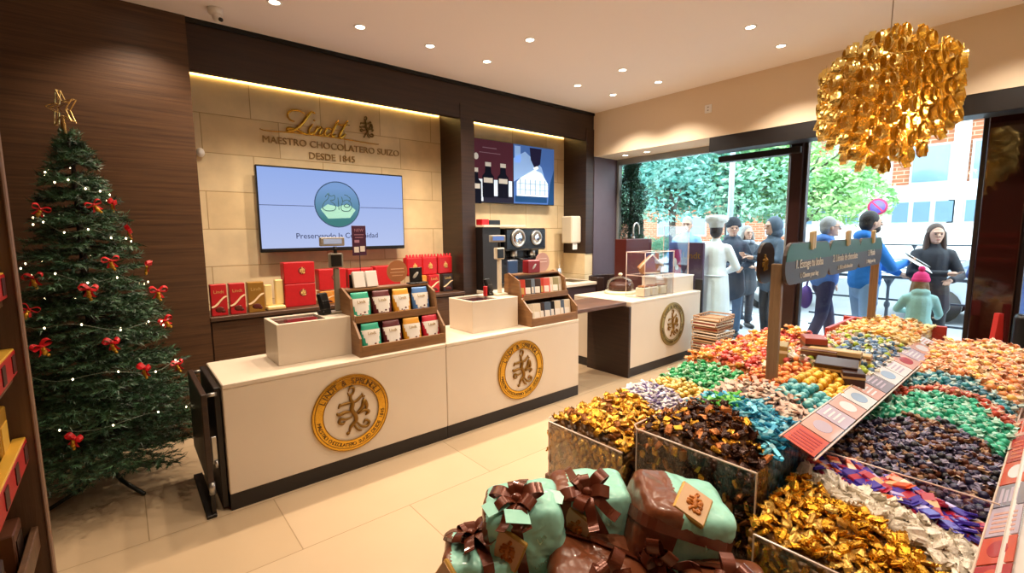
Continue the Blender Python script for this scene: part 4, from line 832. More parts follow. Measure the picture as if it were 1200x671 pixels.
O('right_panel',MB().b2(0,3.2,-.004,.002,.44,.80),PLEX,t); O('rail',edgetube([(0,0,.80),(0,.47,.80),(.03,.502,.80),(3.2,.502,.80)]).merge(edgetube([(0,.47,.44),(0,.47,.80)],.003)).merge(edgetube([(0,0,.44),(0,0,.80)],.003)),PEDGE,t)
t=T('sweets_counter','right sweets island running along the picture edge, gold sweets in front','sweets display',(1.46,.04,0))
O('base',MB().b2(0,3.0,.0,.555,0,.42,.004),cw,t); O('front_panel',MB().b2(0,.006,.03,.53,.42,.65),PLEX,t); O('divider',MB().b2(.60,.606,.03,.53,.5,.735),PLEX,t); O('rail',edgetube([(0,.03,.65),(0,.53,.65)]).merge(edgetube([(0,.53,.42),(0,.53,.65)],.003)),PEDGE,t); O('divider_rail',edgetube([(.603,.04,.735),(.603,.53,.735)],.003),PEDGE,t)
O('outer_ledge',MB().b2(0,3.0,-.05,.018,.70,.75,.004).b2(0,3.0,-.02,.0,.42,.70),mat('ledge_white','#d9cdc2',.35),t); O('outer_trim',MB().b2(0,3.0,-.085,-.052,.60,.745,.004),mat('trim_rosewood','#6e2f26',.35),t)
# price card rails
def card(label,x,y,z,l,c,c2,tilt,w=.105,pat='stripe'):
    t=T('price_card',label,'price card',(x,y,z),(tilt,0,0)); O('card',MB().b2(0,l-.006,-w/2,w/2,0,.003),c,t)
    m=MB()
    if pat=='stripe':
        for k in range(5): m.b2(l*.1+k*l*.15,l*.17+k*l*.15,-w*.38,w*.38,.003,.004)
    elif pat=='text':
        for k in range(4): m.b2(l*.15,l*(.8-.1*(k%2)),w*(.3-.17*k)-.004,w*(.3-.17*k)+.004,.003,.004)
    else: m.prism([(l*.5+l*.3*math.cos(a*PI/8),w*.3*math.sin(a*PI/8)) for a in range(16)],.003,.004)
    O('print',m,c2,t); return t
pc_=lambda n,c: mat(n,c,.25,coat=.3)
cc={'orange':pc_('card_orange','#d2553a'),'pink':pc_('card_pink','#d9a79a'),'lilac':pc_('card_lilac','#c3b3c6'),'white':pc_('card_white','#e6e3e6'),'grey':pc_('card_grey','#8d8591'),'red':pc_('card_red','#b23232'),'blue':pc_('card_blue','#9fb8d8')}
t=T('card_rail','long sloping clear card rail between the middle and right sweets','card rail',(1.80,.575,.83)); O('holder',MB().box((1.40,0,-.008),(2.8,.125,.006),.002,rot=(R(22),0,0)),PLEX,t); O('holder_edge',edgetube([(0,-.058,-.028),(2.8,-.058,-.028)]).merge(edgetube([(0,.058,.02),(2.8,.058,.02)])),PEDGE,t); O('bracket',MB().b2(1.08,1.14,-.05,.045,-.23,-.02,.003),mat('bracket_grey','#6e625c',.4),t)
seq=[('orange','red','stripe',.17),('pink','lilac','oval',.17),('lilac','white','text',.15),('pink','white','oval',.16),('white','blue','oval',.17),('pink','white','text',.15),('grey','lilac','text',.18),('white','blue','oval',.2),('white','lilac','text',.2),('pink','red','oval',.22),('lilac','white','text',.22),('pink','white','oval',.22),('white','pink','text',.22)]
x=1.81
for i,(a,b,p_,l) in enumerate(seq):
    card('%s price card, %s along the middle card rail from its near end'%(a,(ords+['tenth','eleventh','twelfth','farthest'])[i]),x,.575,.828,l,cc[a],cc[b],R(22),.112,p_); x+=l+.003
t=T('card_rail','sloping clear card rail along the right edge of the right sweets','card rail',(1.50,.062,.735)); O('holder',MB().box((1.0,0,-.008),(2.0,.085,.006),.002,rot=(R(-38),0,0)),PLEX,t); O('holder_edge',edgetube([(0,.036,-.03),(2.0,.036,-.03)]),PEDGE,t)
x=1.51
for i,(a,b,p_,l) in enumerate([('red','orange','oval',.16),('orange','red','oval',.17),('lilac','pink','stripe',.22),('grey','lilac','text',.20),('orange','white','oval',.24),('red','orange','stripe',.34),('pink','orange','text',.3)]):
    card('%s price card, %s along the right edge rail from its near end'%(a,ords[i]),x,.062,.735,l,cc[a],cc[b],R(-38),.08,p_); x+=l+.004
# ---- candy meshes -----------------------------------------------------------------
cr=random.Random(11)
def foil(n,c,m=.55,r=.3): return mat(n,c,r,m,bump=.35,bscale=90)
def m_twist(c,c2,s=1,name='sweet'):
    m=MB(); m.ell((0,0,0),(.0165*s,.015*s,.014*s),10,7)
    for sd in (-1,1):
        n=10; vs=[(sd*.013*s,.005*s*math.cos(2*PI*k/n),.005*s*math.sin(2*PI*k/n)) for k in range(n)]+[(sd*(.030+.004*(k%2))*s,(.015 if k%2 else .010)*s*math.cos(2*PI*k/n+.2*sd),(.009 if k%2 else .004)*s*math.sin(2*PI*k/n+.2*sd)) for k in range(n)]
        m.add(vs,[(k,(k+1)%n,n+(k+1)%n,n+k) for k in range(n)],1,False)
    return m.mesh(name,[c,c2],False)
def m_chunk(c,s=1,seed=0,name='sweet',l=.034,w=.026,h=.014,c2=None):
    r=random.Random(seed); m=MB(); m.box((0,0,0),(l*s,w*s,h*s),.0055*s)
    m.v=[(x+r.uniform(-1,1)*.0036*s,y+r.uniform(-1,1)*.0036*s,z+r.uniform(-1,1)*.003*s) for x,y,z in m.v]
    for sd in (-1,1):
        n=6; vs=[(sd*l*.42*s,(k/(n-1)-.5)*w*.7*s,0) for k in range(n)]+[(sd*(l*.62+.002*(k%2))*s,(k/(n-1)-.5)*w*1.05*s,(.004*(1 if k%2 else -1))*s) for k in range(n)]
        m.add(vs,[(k,k+1,n+k+1,n+k) for k in range(n-1)],1 if c2 else 0)
    return m.mesh(name,[c,c2 or c],False)
def m_ball(c,c2,s=1,name='sweet'):
    m=MB(); m.ell((0,0,0),(.019*s,.019*s,.0175*s),12,8); m.ell((0,0,.0095*s),(.013*s,.013*s,.0095*s),10,6,1); return m.mesh(name,[c,c2],False)
def m_stick(c,c2,l=.075,w=.013,h=.008,name='sweet'):
    m=MB(); m.box((0,0,0),(l,w,h),.002); m.box((l*.08,0,0),(l*.3,w*1.03,h*1.06),.001,1)
    for sd in(-1,1): m.box((sd*(l/2+.005),0,0),(.012,w*1.1,.0012),0,0)
    return m.mesh(name,[c,c2],True)
def shape(s,ncol):  # boundary helper: piecewise-linear over s in 0..1
    def f(q):
        k=min(int(q*(len(ncol)-1)),len(ncol)-2) if q<1 else len(ncol)-2; fr_=q*(len(ncol)-1)-k; return ncol[k]*(1-fr_)+ncol[k+1]*fr_
    return f
BNUM=[0]
def zone(name,label,cat,unit,near,far,meshes,sp,ylim=(0,1),lift=0,tilt=.5,fill='#805020',fill2='#402810',flat=False,align=None,jit=.35,cap=300,front=None,layers=1):
    y0,y1,hf,zb=unit; fn=shape(0,near); ff=shape(0,far); pts=[]
    ya=y0+(y1-y0)*ylim[0]; yb=y0+(y1-y0)*ylim[1]; nrow=0; y=ya+sp*.5
    while y<yb-sp*.3:
        s=(y-y0)/(y1-y0); x=fn(s)+sp*(.5 if nrow%2 else .15)
        while x<ff(s): pts.append((x+cr.uniform(-jit,jit)*sp*.6,min(max(y+cr.uniform(-jit,jit)*sp*.6,y0+.012),y1-.012))); x+=sp
        y+=sp*.88; nrow+=1
    P=[(x,y,hf(x,(y-y0)/(y1-y0))+lift+cr.uniform(-.006,.007),0) for x,y in pts]
    if layers>1:
        for x,y in pts[::3]: P.append((x+sp*.4,min(max(y+sp*.3,y0+.012),y1-.012),hf(x,(y-y0)/(y1-y0))+lift+.014,0))
    if front:   # sweets pressed against the acrylic front
        fx,z0,z1=front; z=z0; k=0
        while z<z1:
            y=ya+sp*(.3 if k%2 else .7)
            while y<yb: P.append((fx,y,z,1)); y+=sp
            z+=sp*.85; k+=1
    P.sort(key=lambda p:(V((p[0],p[1],p[2]))-V((0,0,1.6))).length); over=P[cap:]; P=P[:cap]
    base=[]; grp=label
    for i,(x,y,z,v) in enumerate(P):
        me=meshes[cr.randrange(len(meshes))]
        rx,ry=cr.uniform(-tilt,tilt),cr.uniform(-tilt,tilt); rz=cr.uniform(0,2*PI) if align is None else align+cr.uniform(-.5,.5)
        if v: ry+=PI/2
        if i==0:
            o0=O(name,me,None,None,(x,y,z),(rx,ry,rz)); tag(o0,label,cat,label+' group'); o0['group']=label.split(',')[0]+' pile'
        else:
            c=o0.copy(); c.data=me; c.name=name; col.objects.link(c); c.location=(x,y,z); c.rotation_euler=(rx,ry,rz)
    # packed sweets underneath (nobody can count these)
    nx,ny=max(4,int((max(far)-min(near))/.03)),10; m=MB(); vs=[];
    for j in range(ny+1):
        q=ylim[0]+(ylim[1]-ylim[0])*j/ny; s=min(max(q,0.0),1); y=y0+(y1-y0)*s
        for i in range(nx+1):
            x=fn(s)+(ff(s)-fn(s))*i/nx; hh=hf(x,s)+lift-.012
            if i in(0,nx) or j in(0,ny): hh-=.0
            vs.append((x,y+(.004 if j==0 else -.004 if j==ny else 0),hh))
    fs=[(j*(nx+1)+i,j*(nx+1)+i+1,(j+1)*(nx+1)+i+1,(j+1)*(nx+1)+i) for j in range(ny) for i in range(nx)]
    k=len(vs); rim=[i for i in range(nx+1)]+[j*(nx+1)+nx for j in range(1,ny+1)]+[ny*(nx+1)+i for i in range(nx-1,-1,-1)]+[j*(nx+1) for j in range(ny-1,0,-1)]
    vs+=[(vs[i][0],vs[i][1],zb) for i in rim]; n=len(rim); fs+=[(rim[a],rim[(a+1)%n],k+(a+1)%n,k+a) for a in range(n)]; fs.append(tuple(k+a for a in range(n)))
    m.add(vs,fs,0,True); o=O('packed_sweets',m,fillmat(fill,fill2)); tag(o,'packed lower layers of '+label,'sweets',kind='stuff')
    for (x,y,z,v) in over:
        pass
    if over:
        mm=MB()
        for (x,y,z,v) in over:
            me=meshes[0]; Mx=Matrix.Translation((x,y,z))@Euler((cr.uniform(-tilt,tilt),cr.uniform(-tilt,tilt),cr.uniform(0,6))).to_matrix().to_4x4(); mm.add([p.co for p in me.vertices],[tuple(f.vertices) for f in me.polygons],0,True,Mx); 
            kk=len(me.polygons); 
            for a,f in enumerate(me.polygons): mm.m[-kk+a]=f.material_index
        o=O('loose_sweets',mm,list(meshes[0].materials),recalc=False); tag(o,'farther '+label,'sweets',kind='stuff')
def fillmat(c1,c2):
    n='packed_'+c1[1:]+c2[1:]
    if n in MATS: return MATS[n]
    m=mat(n,c1,.4,.2); nt=m.node_tree; b=nt.nodes['Principled BSDF']; g=nt.nodes.new('ShaderNodeTexCoord'); v=nt.nodes.new('ShaderNodeTexVoronoi'); v.inputs['Scale'].default_value=38
    r=nt.nodes.new('ShaderNodeValToRGB'); r.color_ramp.elements[0].color=srgb(c1); r.color_ramp.elements[1].color=srgb(c2); s=nt.nodes.new('ShaderNodeSeparateXYZ')
    bp=nt.nodes.new('ShaderNodeBump'); bp.inputs['Strength'].default_value=.8; bp.inputs['Distance'].default_value=.02; bp.invert=True
    L=nt.links.new; L(g.outputs['Object'],v.inputs['Vector']); L(v.outputs['Color'],s.inputs[0]); L(s.outputs[0],r.inputs[0]); L(r.outputs[0],b.inputs['Base Color']); L(v.outputs['Distance'],bp.inputs['Height']); L(bp.outputs[0],b.inputs['Normal']); return m
bul=lambda s: 1-(2*s-1)**2
uA=(1.125,1.575,lambda x,s: .685+.06*bul(s)+max(0,x-2.45)*.10,.42)
uB=(.62,1.105,lambda x,s: .775+.075*bul(s)+(.035 if x>1.75 else .035*(x-1.55)/.2)*(1-s)-(.05*(1.75-x)/.2*(1-s) if x<1.75 else 0),.44)
uR=(.10,.598,lambda x,s: .655+.04*bul(s)+max(0,s-.75)*.16*(x<2.0)+max(0,x-2.2)*.065-max(0,1.75-x)*.14,.42)
g1=foil('foil_gold','#e0a838',.75,.25); g2=foil('foil_pale_gold','#e8bf62',.7,.25); g3=foil('foil_bronze','#8a531f',.6,.3); cho=foil('foil_chocolate','#3a1c10',.35,.25); cop=foil('foil_copper','#b5703a',.55,.3)
ch1=[m_chunk(g1,1.1,i) for i in range(3)]+[m_chunk(g2,1,5),m_chunk(g3,1,6)]
zone('gold_sweet','gold foil wrapped sweet heaped behind the cut acrylic corner, left island','sweet',uA,[1.55,1.55],[1.88,2.09],ch1,.036,fill='#8a5a1c',fill2='#3a2410',front=(1.545,.46,.67),layers=2,tilt=.8)
stk=[m_stick(mat('stick_silver','#c9c3d2',.3,.3),mat('stick_violet','#6b5a8f',.4)),m_stick(mat('stick_white','#e3dcd6',.4),mat('stick_violet','#6b5a8f',.4))]
zone('silver_stick','silver and violet stick sweet between the two golden heaps of the left island','sweet',uA,[1.90,2.11],[2.13,2.30],stk,.030,fill='#b7adb5',fill2='#4a4258',layers=2)
bl=[m_ball(foil('foil_yellow_gold','#cfa044',.5,.25),mat('ball_top','#e9cf86',.3,.3),1.1),m_ball(foil('foil_olive_gold','#a88a2e',.5,.25),mat('ball_top','#e9cf86',.3,.3),1.1)]
zone('golden_ball','pale gold ball chocolate in the middle of the left island','sweet',uA,[2.15,2.32],[2.40,2.44],bl,.042,fill='#9a7a2a',fill2='#5a4416')
clw=mat('wrap_pale_green','#a9d8b0',.3); tg=m_twist(mat('truffle_green','#1f9a55',.3,.2),clw,1.2)
zone('green_truffle','bright green twist wrapped truffle of the left island','sweet',uA,[2.42,2.46],[2.76,2.76],[tg,m_twist(mat('truffle_green_dark','#15834a',.3,.2),clw,1.2)],.044,fill='#1d7a45',fill2='#7cc08c',layers=2)
ob=[m_twist(mat('truffle_orange','#e0802c',.35,.2),mat('wrap_orange','#f0b070',.3),1.3),m_twist(mat('truffle_amber','#e8a83c',.35,.2),mat('wrap_amber','#f4d08a',.3),1.3),m_twist(mat('truffle_coral','#cf4a40',.35,.2),mat('wrap_pink','#e89a90',.3),1.3)]
zone('coral_truffle','orange and coral twist wrapped truffle at the far end of the left island','sweet',uA,[2.79,2.79],[3.75,3.65,3.45,3.15,2.83],ob,.050,fill='#d0762a',fill2='#b04a30',lift=.04,layers=2)
dch=[m_chunk(cho,1.15,i,c2=g3) for i in range(3)]+[m_chunk(cop,1.1,7),m_chunk(g1,1,8,c2=cho)]
zone('dark_chocolate_sweet','dark brown and copper foil sweet heaped behind the tall acrylic front','sweet',uB,[1.585,1.585],[1.69,1.89,2.0],dch,.036,fill='#3a2012',fill2='#6a421c',front=(1.58,.48,.77),layers=2,tilt=.9)
bs=[m_stick(mat('stick_blue','#2f93ba',.25,.3),mat('stick_blue_print','#8fd0e2',.3),.07,.016,.01),m_stick(mat('stick_cyan','#58b4cc',.25,.3),mat('stick_blue_print','#8fd0e2',.3),.07,.016,.01)]
zone('blue_stick','blue foil stick sweet behind the dark chocolate heap','sweet',uB,[1.70,1.90,2.01],[1.98,2.02,2.06],bs,.028,fill='#2a86a6',fill2='#124a66',layers=2,tilt=.6)
gn=[m_stick(mat('stick_lime','#55b93c',.35,.1),mat('stick_lime_print','#9be07a',.4),.06,.014,.008)]
zone('lime_stick','lime green stick sweet on the blue sticks','sweet',uB,[1.88,1.90],[2.02,2.04],gn,.030,ylim=(.48,.80),lift=.016,fill='#3c9a30',fill2='#1c6a20')
ws=[m_stick(mat('stick_cream','#e6d6c4',.4),mat('stick_brown_print','#4a2a1e',.4),.085,.020,.009),m_stick(mat('stick_rose','#dcb8a6',.4),mat('stick_brown_print','#4a2a1e',.4),.085,.020,.009)]
zone('cream_bar','cream mini bar with dark print heaped before the orange balls','sweet',uB,[2.00,2.04,2.08],[2.21,2.31,2.38],ws,.034,fill='#cdb8a4',fill2='#5a3a2c',layers=2,tilt=.6,align=.6)
oc=[m_ball(foil('foil_orange','#cf6a22',.45,.3),mat('ball_orange_top','#e89a50',.3,.2),1.15),m_ball(foil('foil_rust','#a84a1e',.45,.3),mat('ball_orange_top','#e89a50',.3,.2),1.15)]
zone('orange_ball','orange foil ball chocolate around the near sign post','sweet',uB,[2.25,2.33,2.40],[2.70,2.76,2.76],oc,.044,ylim=(.42,1),fill='#b05a20',fill2='#6a2c10',layers=2)
tb=[m_ball(foil('foil_teal','#4aa0a8',.3,.3),mat('ball_teal_top','#8cc8c8',.3,.2),1.15)]
zone('teal_ball','pale teal foil ball chocolate near the card rail, in front of the yellow ones','sweet',uB,[2.18,2.26],[2.42,2.46],tb,.044,ylim=(0,.42),fill='#3d8a90',fill2='#8a9a6a',lift=.012)
yb_=[m_ball(foil('foil_yellow','#dca42a',.4,.3),mat('ball_yellow_top','#f0c85a',.3,.2),1.15)]
zone('yellow_ball','yellow foil ball chocolate beside the dark boxes at the card rail','sweet',uB,[2.42,2.46],[2.72,2.76],yb_,.044,ylim=(0,.42),fill='#b07c1c',fill2='#8a5a14',lift=.012)
pal=[('rose','#c9524a'),('lime','#a3b53a'),('orange','#d98040'),('white','#ddd3c8'),('pink','#d98a86')]
mx_=[m_twist(mat('mix_'+n,c,.35,.2),mat('wrap_clear','#e6dccb',.3),1.2) for n,c in pal]
zone('mixed_truffle','rose, lime and orange twist wrapped truffle beyond the boxes','sweet',uB,[2.78,2.80],[3.85,3.85],mx_,.052,ylim=(.5,1),fill='#b98a60',fill2='#8a9a50',lift=.03,layers=2)
bm_=[m_twist(mat('mix_blue','#4a6a92',.35,.2),mat('wrap_blue','#a9bccf',.3),1.2),m_twist(mat('mix_slate','#5b7c9c',.35,.2),mat('wrap_clear','#e6dccb',.3),1.2),m_twist(mat('mix_lime','#a3b53a',.35,.2),mat('wrap_clear','#e6dccb',.3),1.2)]
zone('blue_truffle','slate blue twist wrapped truffle near the far post','sweet',uB,[2.95,2.98],[3.75,3.78],bm_,.052,ylim=(0,.5),fill='#5b6f86',fill2='#a0a86a',lift=.03,layers=2)
ty=[m_twist(mat('tray_yellow','#e0aa48',.35,.2),mat('wrap_amber','#f4d08a',.3),1.4),m_twist(mat('tray_orange','#e08a3c',.35,.2),mat('wrap_cream','#f2deb0',.3),1.4),m_twist(mat('tray_pale','#e9cf90',.35,.2),mat('wrap_cream','#f2deb0',.3),1.4)]
zone('yellow_truffle','yellow and orange twist wrapped truffle in the far red rimmed tray','sweet',uB,[3.90,3.90],[4.62,4.62],ty,.058,fill='#d09a40',fill2='#e0c070',lift=.035,layers=2)
tag(O('red_tray_rim',MB().b2(4.66,4.69,.55,1.20,.72,.875,.004).b2(4.0,4.66,1.115,1.14,.78,.875,.004),mat('rim_red','#b8382c',.4)),'red wooden rim board closing the far end of the middle island','tray rim')
# right island
zone('gold_nugget','shiny gold foil nugget sweet at the front of the right island','sweet',uR,[1.48,1.48],[1.66,1.72,1.80,1.88],[m_chunk(foil('foil_rich_gold','#dfa52c',.85,.22),1.08,i) for i in range(3)]+[m_chunk(g2,1.05,9),m_chunk(g1,1.1,4)],.035,fill='#8a5a14',fill2='#3a240c',front=(1.475,.45,.60),layers=2,tilt=.9)
zone('white_sweet','pearl white crumpled wrapper sweet behind the gold nuggets','sweet',uR,[1.68,1.74,1.82,1.90],[1.86,1.88,1.92,1.95],[m_chunk(mat('wrap_pearl','#e8dfcf',.25,.15,bump=.4,bscale=60),1.5,i) for i in range(3)],.036,fill='#d9cdb8',fill2='#a8987c',layers=2,tilt=.8)
fb=[m_stick(mat('bar_violet','#4a3aa8',.25,.15),mat('bar_violet_print','#c3b6e8',.3),.10,.036,.012),m_stick(mat('bar_orange_wrap','#dc5a2a',.3,.1),mat('bar_orange_print','#f0c090',.3),.10,.036,.012),m_stick(mat('bar_violet','#4a3aa8',.25,.15),mat('bar_crimson','#b02040',.3),.10,.036,.012),m_stick(mat('bar_crimson','#b02040',.3),mat('bar_tan','#e0b080',.3),.10,.036,.012)]
zone('flat_bar','violet or orange flat wrapped bar in the narrow band of the right island','sweet',uR,[1.88,1.90,1.94,1.97],[2.03,2.04,2.05,2.05],fb,.034,fill='#4a3a9a',fill2='#c0562a',layers=2,tilt=.35,align=.9,lift=.006)
dk=[m_twist(mat('truffle_navy','#2a2645',.3,.25),mat('wrap_smoke','#8a83a0',.3),1.05),m_twist(mat('truffle_brown','#5a2f1c',.3,.25),mat('wrap_tan','#b08d70',.3),1.05),m_twist(mat('truffle_black','#1d1a22',.3,.2),mat('wrap_smoke','#8a83a0',.3),1.05)]
zone('dark_truffle','navy or brown twist wrapped truffle behind the clear divider of the right island','sweet',uR,[2.09,2.09],[2.62,2.76,2.75,2.60],dk,.040,fill='#2c2438',fill2='#4a3024',cap=300,layers=2)
gt=[m_twist(mat('truffle_mint','#2fa884',.3,.2),mat('wrap_mint','#b4e2d0',.3),1.3),m_twist(mat('truffle_jade','#1f9270',.3,.2),mat('wrap_mint','#b4e2d0',.3),1.3)]
zone('mint_truffle','mint green twist wrapped truffle across the right island','sweet',uR,[2.64,2.78,2.77,2.62],[2.97,3.14,3.13,2.93],gt,.046,fill='#3fa888',fill2='#b0dcc8',layers=2)
rt_=[m_twist(mat('truffle_red','#b8442c',.3,.2),mat('wrap_peach','#e8b89c',.3),1.25),m_twist(mat('truffle_rust','#9a3a26',.3,.2),mat('wrap_peach','#e8b89c',.3),1.25)]
zone('red_truffle','rust red twist wrapped truffle between the mint and teal bands','sweet',uR,[2.99,3.16,3.15,2.95],[3.12,3.30,3.29,3.10],rt_,.046,fill='#b06048',fill2='#d8a890',layers=2)
tt=[m_twist(mat('truffle_teal','#2a7f88',.3,.2),mat('wrap_ice','#b8d0cc',.3),1.3),m_twist(mat('truffle_petrol','#235f72',.3,.2),mat('wrap_ice','#b8d0cc',.3),1.3)]
zone('teal_truffle','dark teal twist wrapped truffle in the curved band of the right island','sweet',uR,[3.14,3.32,3.31,3.12],[3.26,3.46,3.52,3.40],tt,.046,fill='#5a8a8c',fill2='#c8b8a0',layers=2)
ot=[m_twist(mat('truffle_gold_orange','#e8b45c',.3,.2),mat('wrap_pale','#f0d8b0',.3),1.35),m_twist(mat('truffle_deep_orange','#dd8a50',.3,.2),mat('wrap_peach','#e8b89c',.3),1.35),m_twist(mat('truffle_salmon','#cf8a60',.3,.2),mat('wrap_pale','#f0d8b0',.3),1.35)]
zone('golden_truffle','golden orange twist wrapped truffle filling the far end of the right island','sweet',uR,[3.28,3.48,3.54,3.42],[4.35,4.35,4.3,4.2],ot,.048,fill='#d89a58',fill2='#c87a50',lift=.015,layers=2)
# boxes on the middle island
def giftbox(label,x,y,z,w,d,h,rz,c,c2,tl=(0,0)):
    t=T('small_box',label,'box',(x,y,z),(tl[0],tl[1],rz)); O('carton',MB().b2(-w/2,w/2,-d/2,d/2,0,h,.003),c,t); O('lid_band',MB().b2(-w/2-.001,w/2+.001,-d/2-.001,d/2+.001,h*.62,h*.76),c2,t); return t
kb=mat('carton_kraft','#c2a06c',.5); kd=mat('carton_cocoa','#3c2016',.4); ko=mat('carton_olive','#9a8348',.45); kr=mat('carton_brick','#8f3322',.4); ke=mat('carton_ecru','#e0cfae',.5)
giftbox('olive gold small box standing just left of the near sign post',2.86,1.04,.845,.14,.10,.11,.3,ko,ke)
giftbox('cream low box under the olive gold one',2.72,1.03,.825,.12,.06,.04,.3,ke,ko)
giftbox('brick red small box raised highest behind the near sign post',3.08,.93,.84,.14,.11,.14,.5,kr,kd)
giftbox('long cocoa and kraft box lying right of the brick red one',3.0,.80,.84,.13,.24,.10,.15,kb,kd,(0,.1))
giftbox('dark cocoa box with folded lid at the front of the box group',2.78,.73,.84,.13,.18,.09,.2,kd,kb,(0,-.1))
giftbox('kraft box lying behind the cocoa boxes',3.12,.74,.85,.08,.16,.06,.1,kb,kr)
giftbox('cocoa brown box nearest the card rail',2.72,.645,.83,.10,.09,.08,.4,kd,kb)
giftbox('brown slim box on top of the kraft box',2.95,.86,.905,.08,.17,.035,.2,mat('carton_umber','#6b4028',.4),kb)
# ---------------------------------------------------------------- street
S('ground_pavement',MB().b2(5.86,9.3,-14,22,-.12,-.01),bricks('paving','#b9bfc6','#aab0b8','#8b9096',.5,.3,'XY',.008,.6,.5,.08,.2))
S('ground_road',MB().b2(9.3,19,-20,34,-.3,-.12),mat('asphalt','#8d9196',.8,vary=.1)); S('ground_far_pavement',MB().b2(19,45,-25,50,-.25,-.06),mat('far_pavement','#c5c8c8',.8)); S('trim_13',MB().b2(9.2,9.36,-14,22,-.12,0),mat('kerb','#aeb2b5',.7))
iron=mat('railing_iron','#39414d',.5,.4)
def railing(label,x,y0,y1,h=.92,step=1.0,double=True,name='railing'):
    t=T(name,label,'railing',(x,(y0+y1)/2,0)); L=(y1-y0)/2
    O('rail',MB().b2(-.02,.02,-L,L,h-.04,h,.004).b2(-.012,.012,-L,L,.60,.625).b2(-.012,.012,-L,L,.30,.325).b2(-.012,.012,-L,L,.12,.14),iron,t); y=-L+.1
    while y<L:
        for dy in ((-.07,.07) if double else (0,)):
            O('post',MB().lathe([(.001,0),(.045,0),(.045,.05),(.022,.10),(.02,.5),(.035,.53),(.035,.57),(.018,.6),(.018,h-.15),(.03,h-.11),(.07,h-.03),(.001,h-.03)],10,c=(0,y+dy,-.01)),iron,t)
        y+=step
    return t
railing('iron street railing with paired posts right of the woman in black',8.3,-3.4,2.6,.95,1.0); railing('iron street railing behind the people at the left pane',8.6,3.6,9,.95,1.3)
railing('ornate dark railing in front of the white building base',19.8,-8,14,1.1,1.6,False)
# building
bwh=mat('render_white','#e9e9e6',.8); bbr=bricks('facade_brick','#b5714f','#a8623f','#c9a58c',.5,.16,'YZ',.02,.8,.5,.08,.2); pane=mat('facade_glass','#7d97b5',.08,.2,coat=.5); wfr=mat('facade_window_frame','#c9ced2',.5)
t=T('office_building','long white and brick office building across the street','building',(25,0,0))
O('white_base',MB().b2(0,3,-16,9,-.2,1.75),bwh,t); O('wall',MB().b2(.25,3,-16,9,1.75,9),bbr,t)
O('white_band',MB().b2(-.01,.3,-16,9,2.81,3.38).b2(-.01,.3,-16,9,5.75,6.1),bwh,t)
pi=MB()
for y in (8.9,7.0,5.35,3.05,.2,-2.4,-5,-8): pi.b2(-.03,.28,y-.22,y+.22,1.7,9)
O('pier',pi,bwh,t); O('lower_wall',MB().b2(.05,.3,-16,9,1.7,2.8),bwh,t)
for y in (8.2,7.3,6.4,4.72,4.05,3.37,2.5,1.6,.8,-.3,-1.3,-2.4,-3.5):
    w=O('lower_window',MB().b2(-.03,.06,y-.30,y+.30,1.82,2.72),wfr,t); O('pane',MB().b2(-.05,-.02,y-.26,y+.26,1.87,2.68),pane,w)
for a,b in ((3.30,4.55),(.5,2.75),(-2.1,-.1),(-4.7,-2.7),(5.7,6.7),(7.3,8.6)):
    w=O('upper_window',MB().b2(.15,.3,a,b,3.4,4.95),wfr,t); O('pane',MB().b2(.12,.16,a+.08,b-.08,3.48,4.87),pane,w)
t=T('brick_building','reddish brick building behind the trees at the left pane','building',(34,20,0)); O('wall',MB().b2(0,6,-12,16,-.2,9),bbr,t); O('roof',MB().b2(-.3,6.3,-12.3,16.3,9,9.3),bwh,t)
for k in range(9):
    for zz in (1.2,3.8,6.4): w=O('window',MB().b2(-.05,.1,-10.6+2.8*k,-9.2+2.8*k,zz,zz+1.5),wfr,t); O('pane',MB().b2(-.08,-.04,-10.5+2.8*k,-9.3+2.8*k,zz+.1,zz+1.4),pane,w)
# trees
tr=random.Random(21)
def leafmesh(name,R_,H,n,ls,c,flat=1.0):
    m=MB(); vs=[];fs=[]
    cl=[(V((tr.uniform(-.65,.65)*R_,tr.uniform(-.65,.65)*R_,tr.uniform(-.5,.55)*H)),tr.uniform(.35,.55)) for _ in range(16)]
    for i in range(n):
        cc,rr=cl[i%16]; d=V((tr.gauss(0,1),tr.gauss(0,1),tr.gauss(0,1))).normalized()*tr.uniform(.6,1)**.5; p=cc+V((d.x*rr*R_,d.y*rr*R_,d.z*rr*H))
        a=V((tr.gauss(0,1),tr.gauss(0,1),tr.gauss(0,.5))).normalized(); b=a.cross(V((tr.gauss(0,1),tr.gauss(0,1),tr.gauss(0,1)))).normalized(); k=len(vs); s=ls*tr.uniform(.6,1.3)
        vs+=[p-a*s,p+b*s*.45,p+a*s,p-b*s*.45]; fs.append((k,k+1,k+2,k+3))
    return m.add(vs,fs)
def leafmat(n,c1,c2):
    m=mat(n,c1,.6); nt=m.node_tree; b=nt.nodes['Principled BSDF']; g=nt.nodes.new('ShaderNodeTexCoord'); q=nt.nodes.new('ShaderNodeTexNoise'); q.inputs['Scale'].default_value=1.6; r=nt.nodes.new('ShaderNodeValToRGB')
    r.color_ramp.elements[0].color=srgb(c1); r.color_ramp.elements[1].color=srgb(c2); r.color_ramp.elements[0].position=.35; r.color_ramp.elements[1].position=.65; nt.links.new(g.outputs['Object'],q.inputs['Vector']); nt.links.new(q.outputs['Fac'],r.inputs[0]); nt.links.new(r.outputs[0],b.inputs['Base Color']); return m
lm=[leafmat('leaf_green','#6aa886','#b4dcbc'),leafmat('leaf_fresh','#86bd76','#c4e295'),leafmat('leaf_teal','#5aa092','#a0d0c0')]; tk=mat('street_trunk','#5a5248',.8)
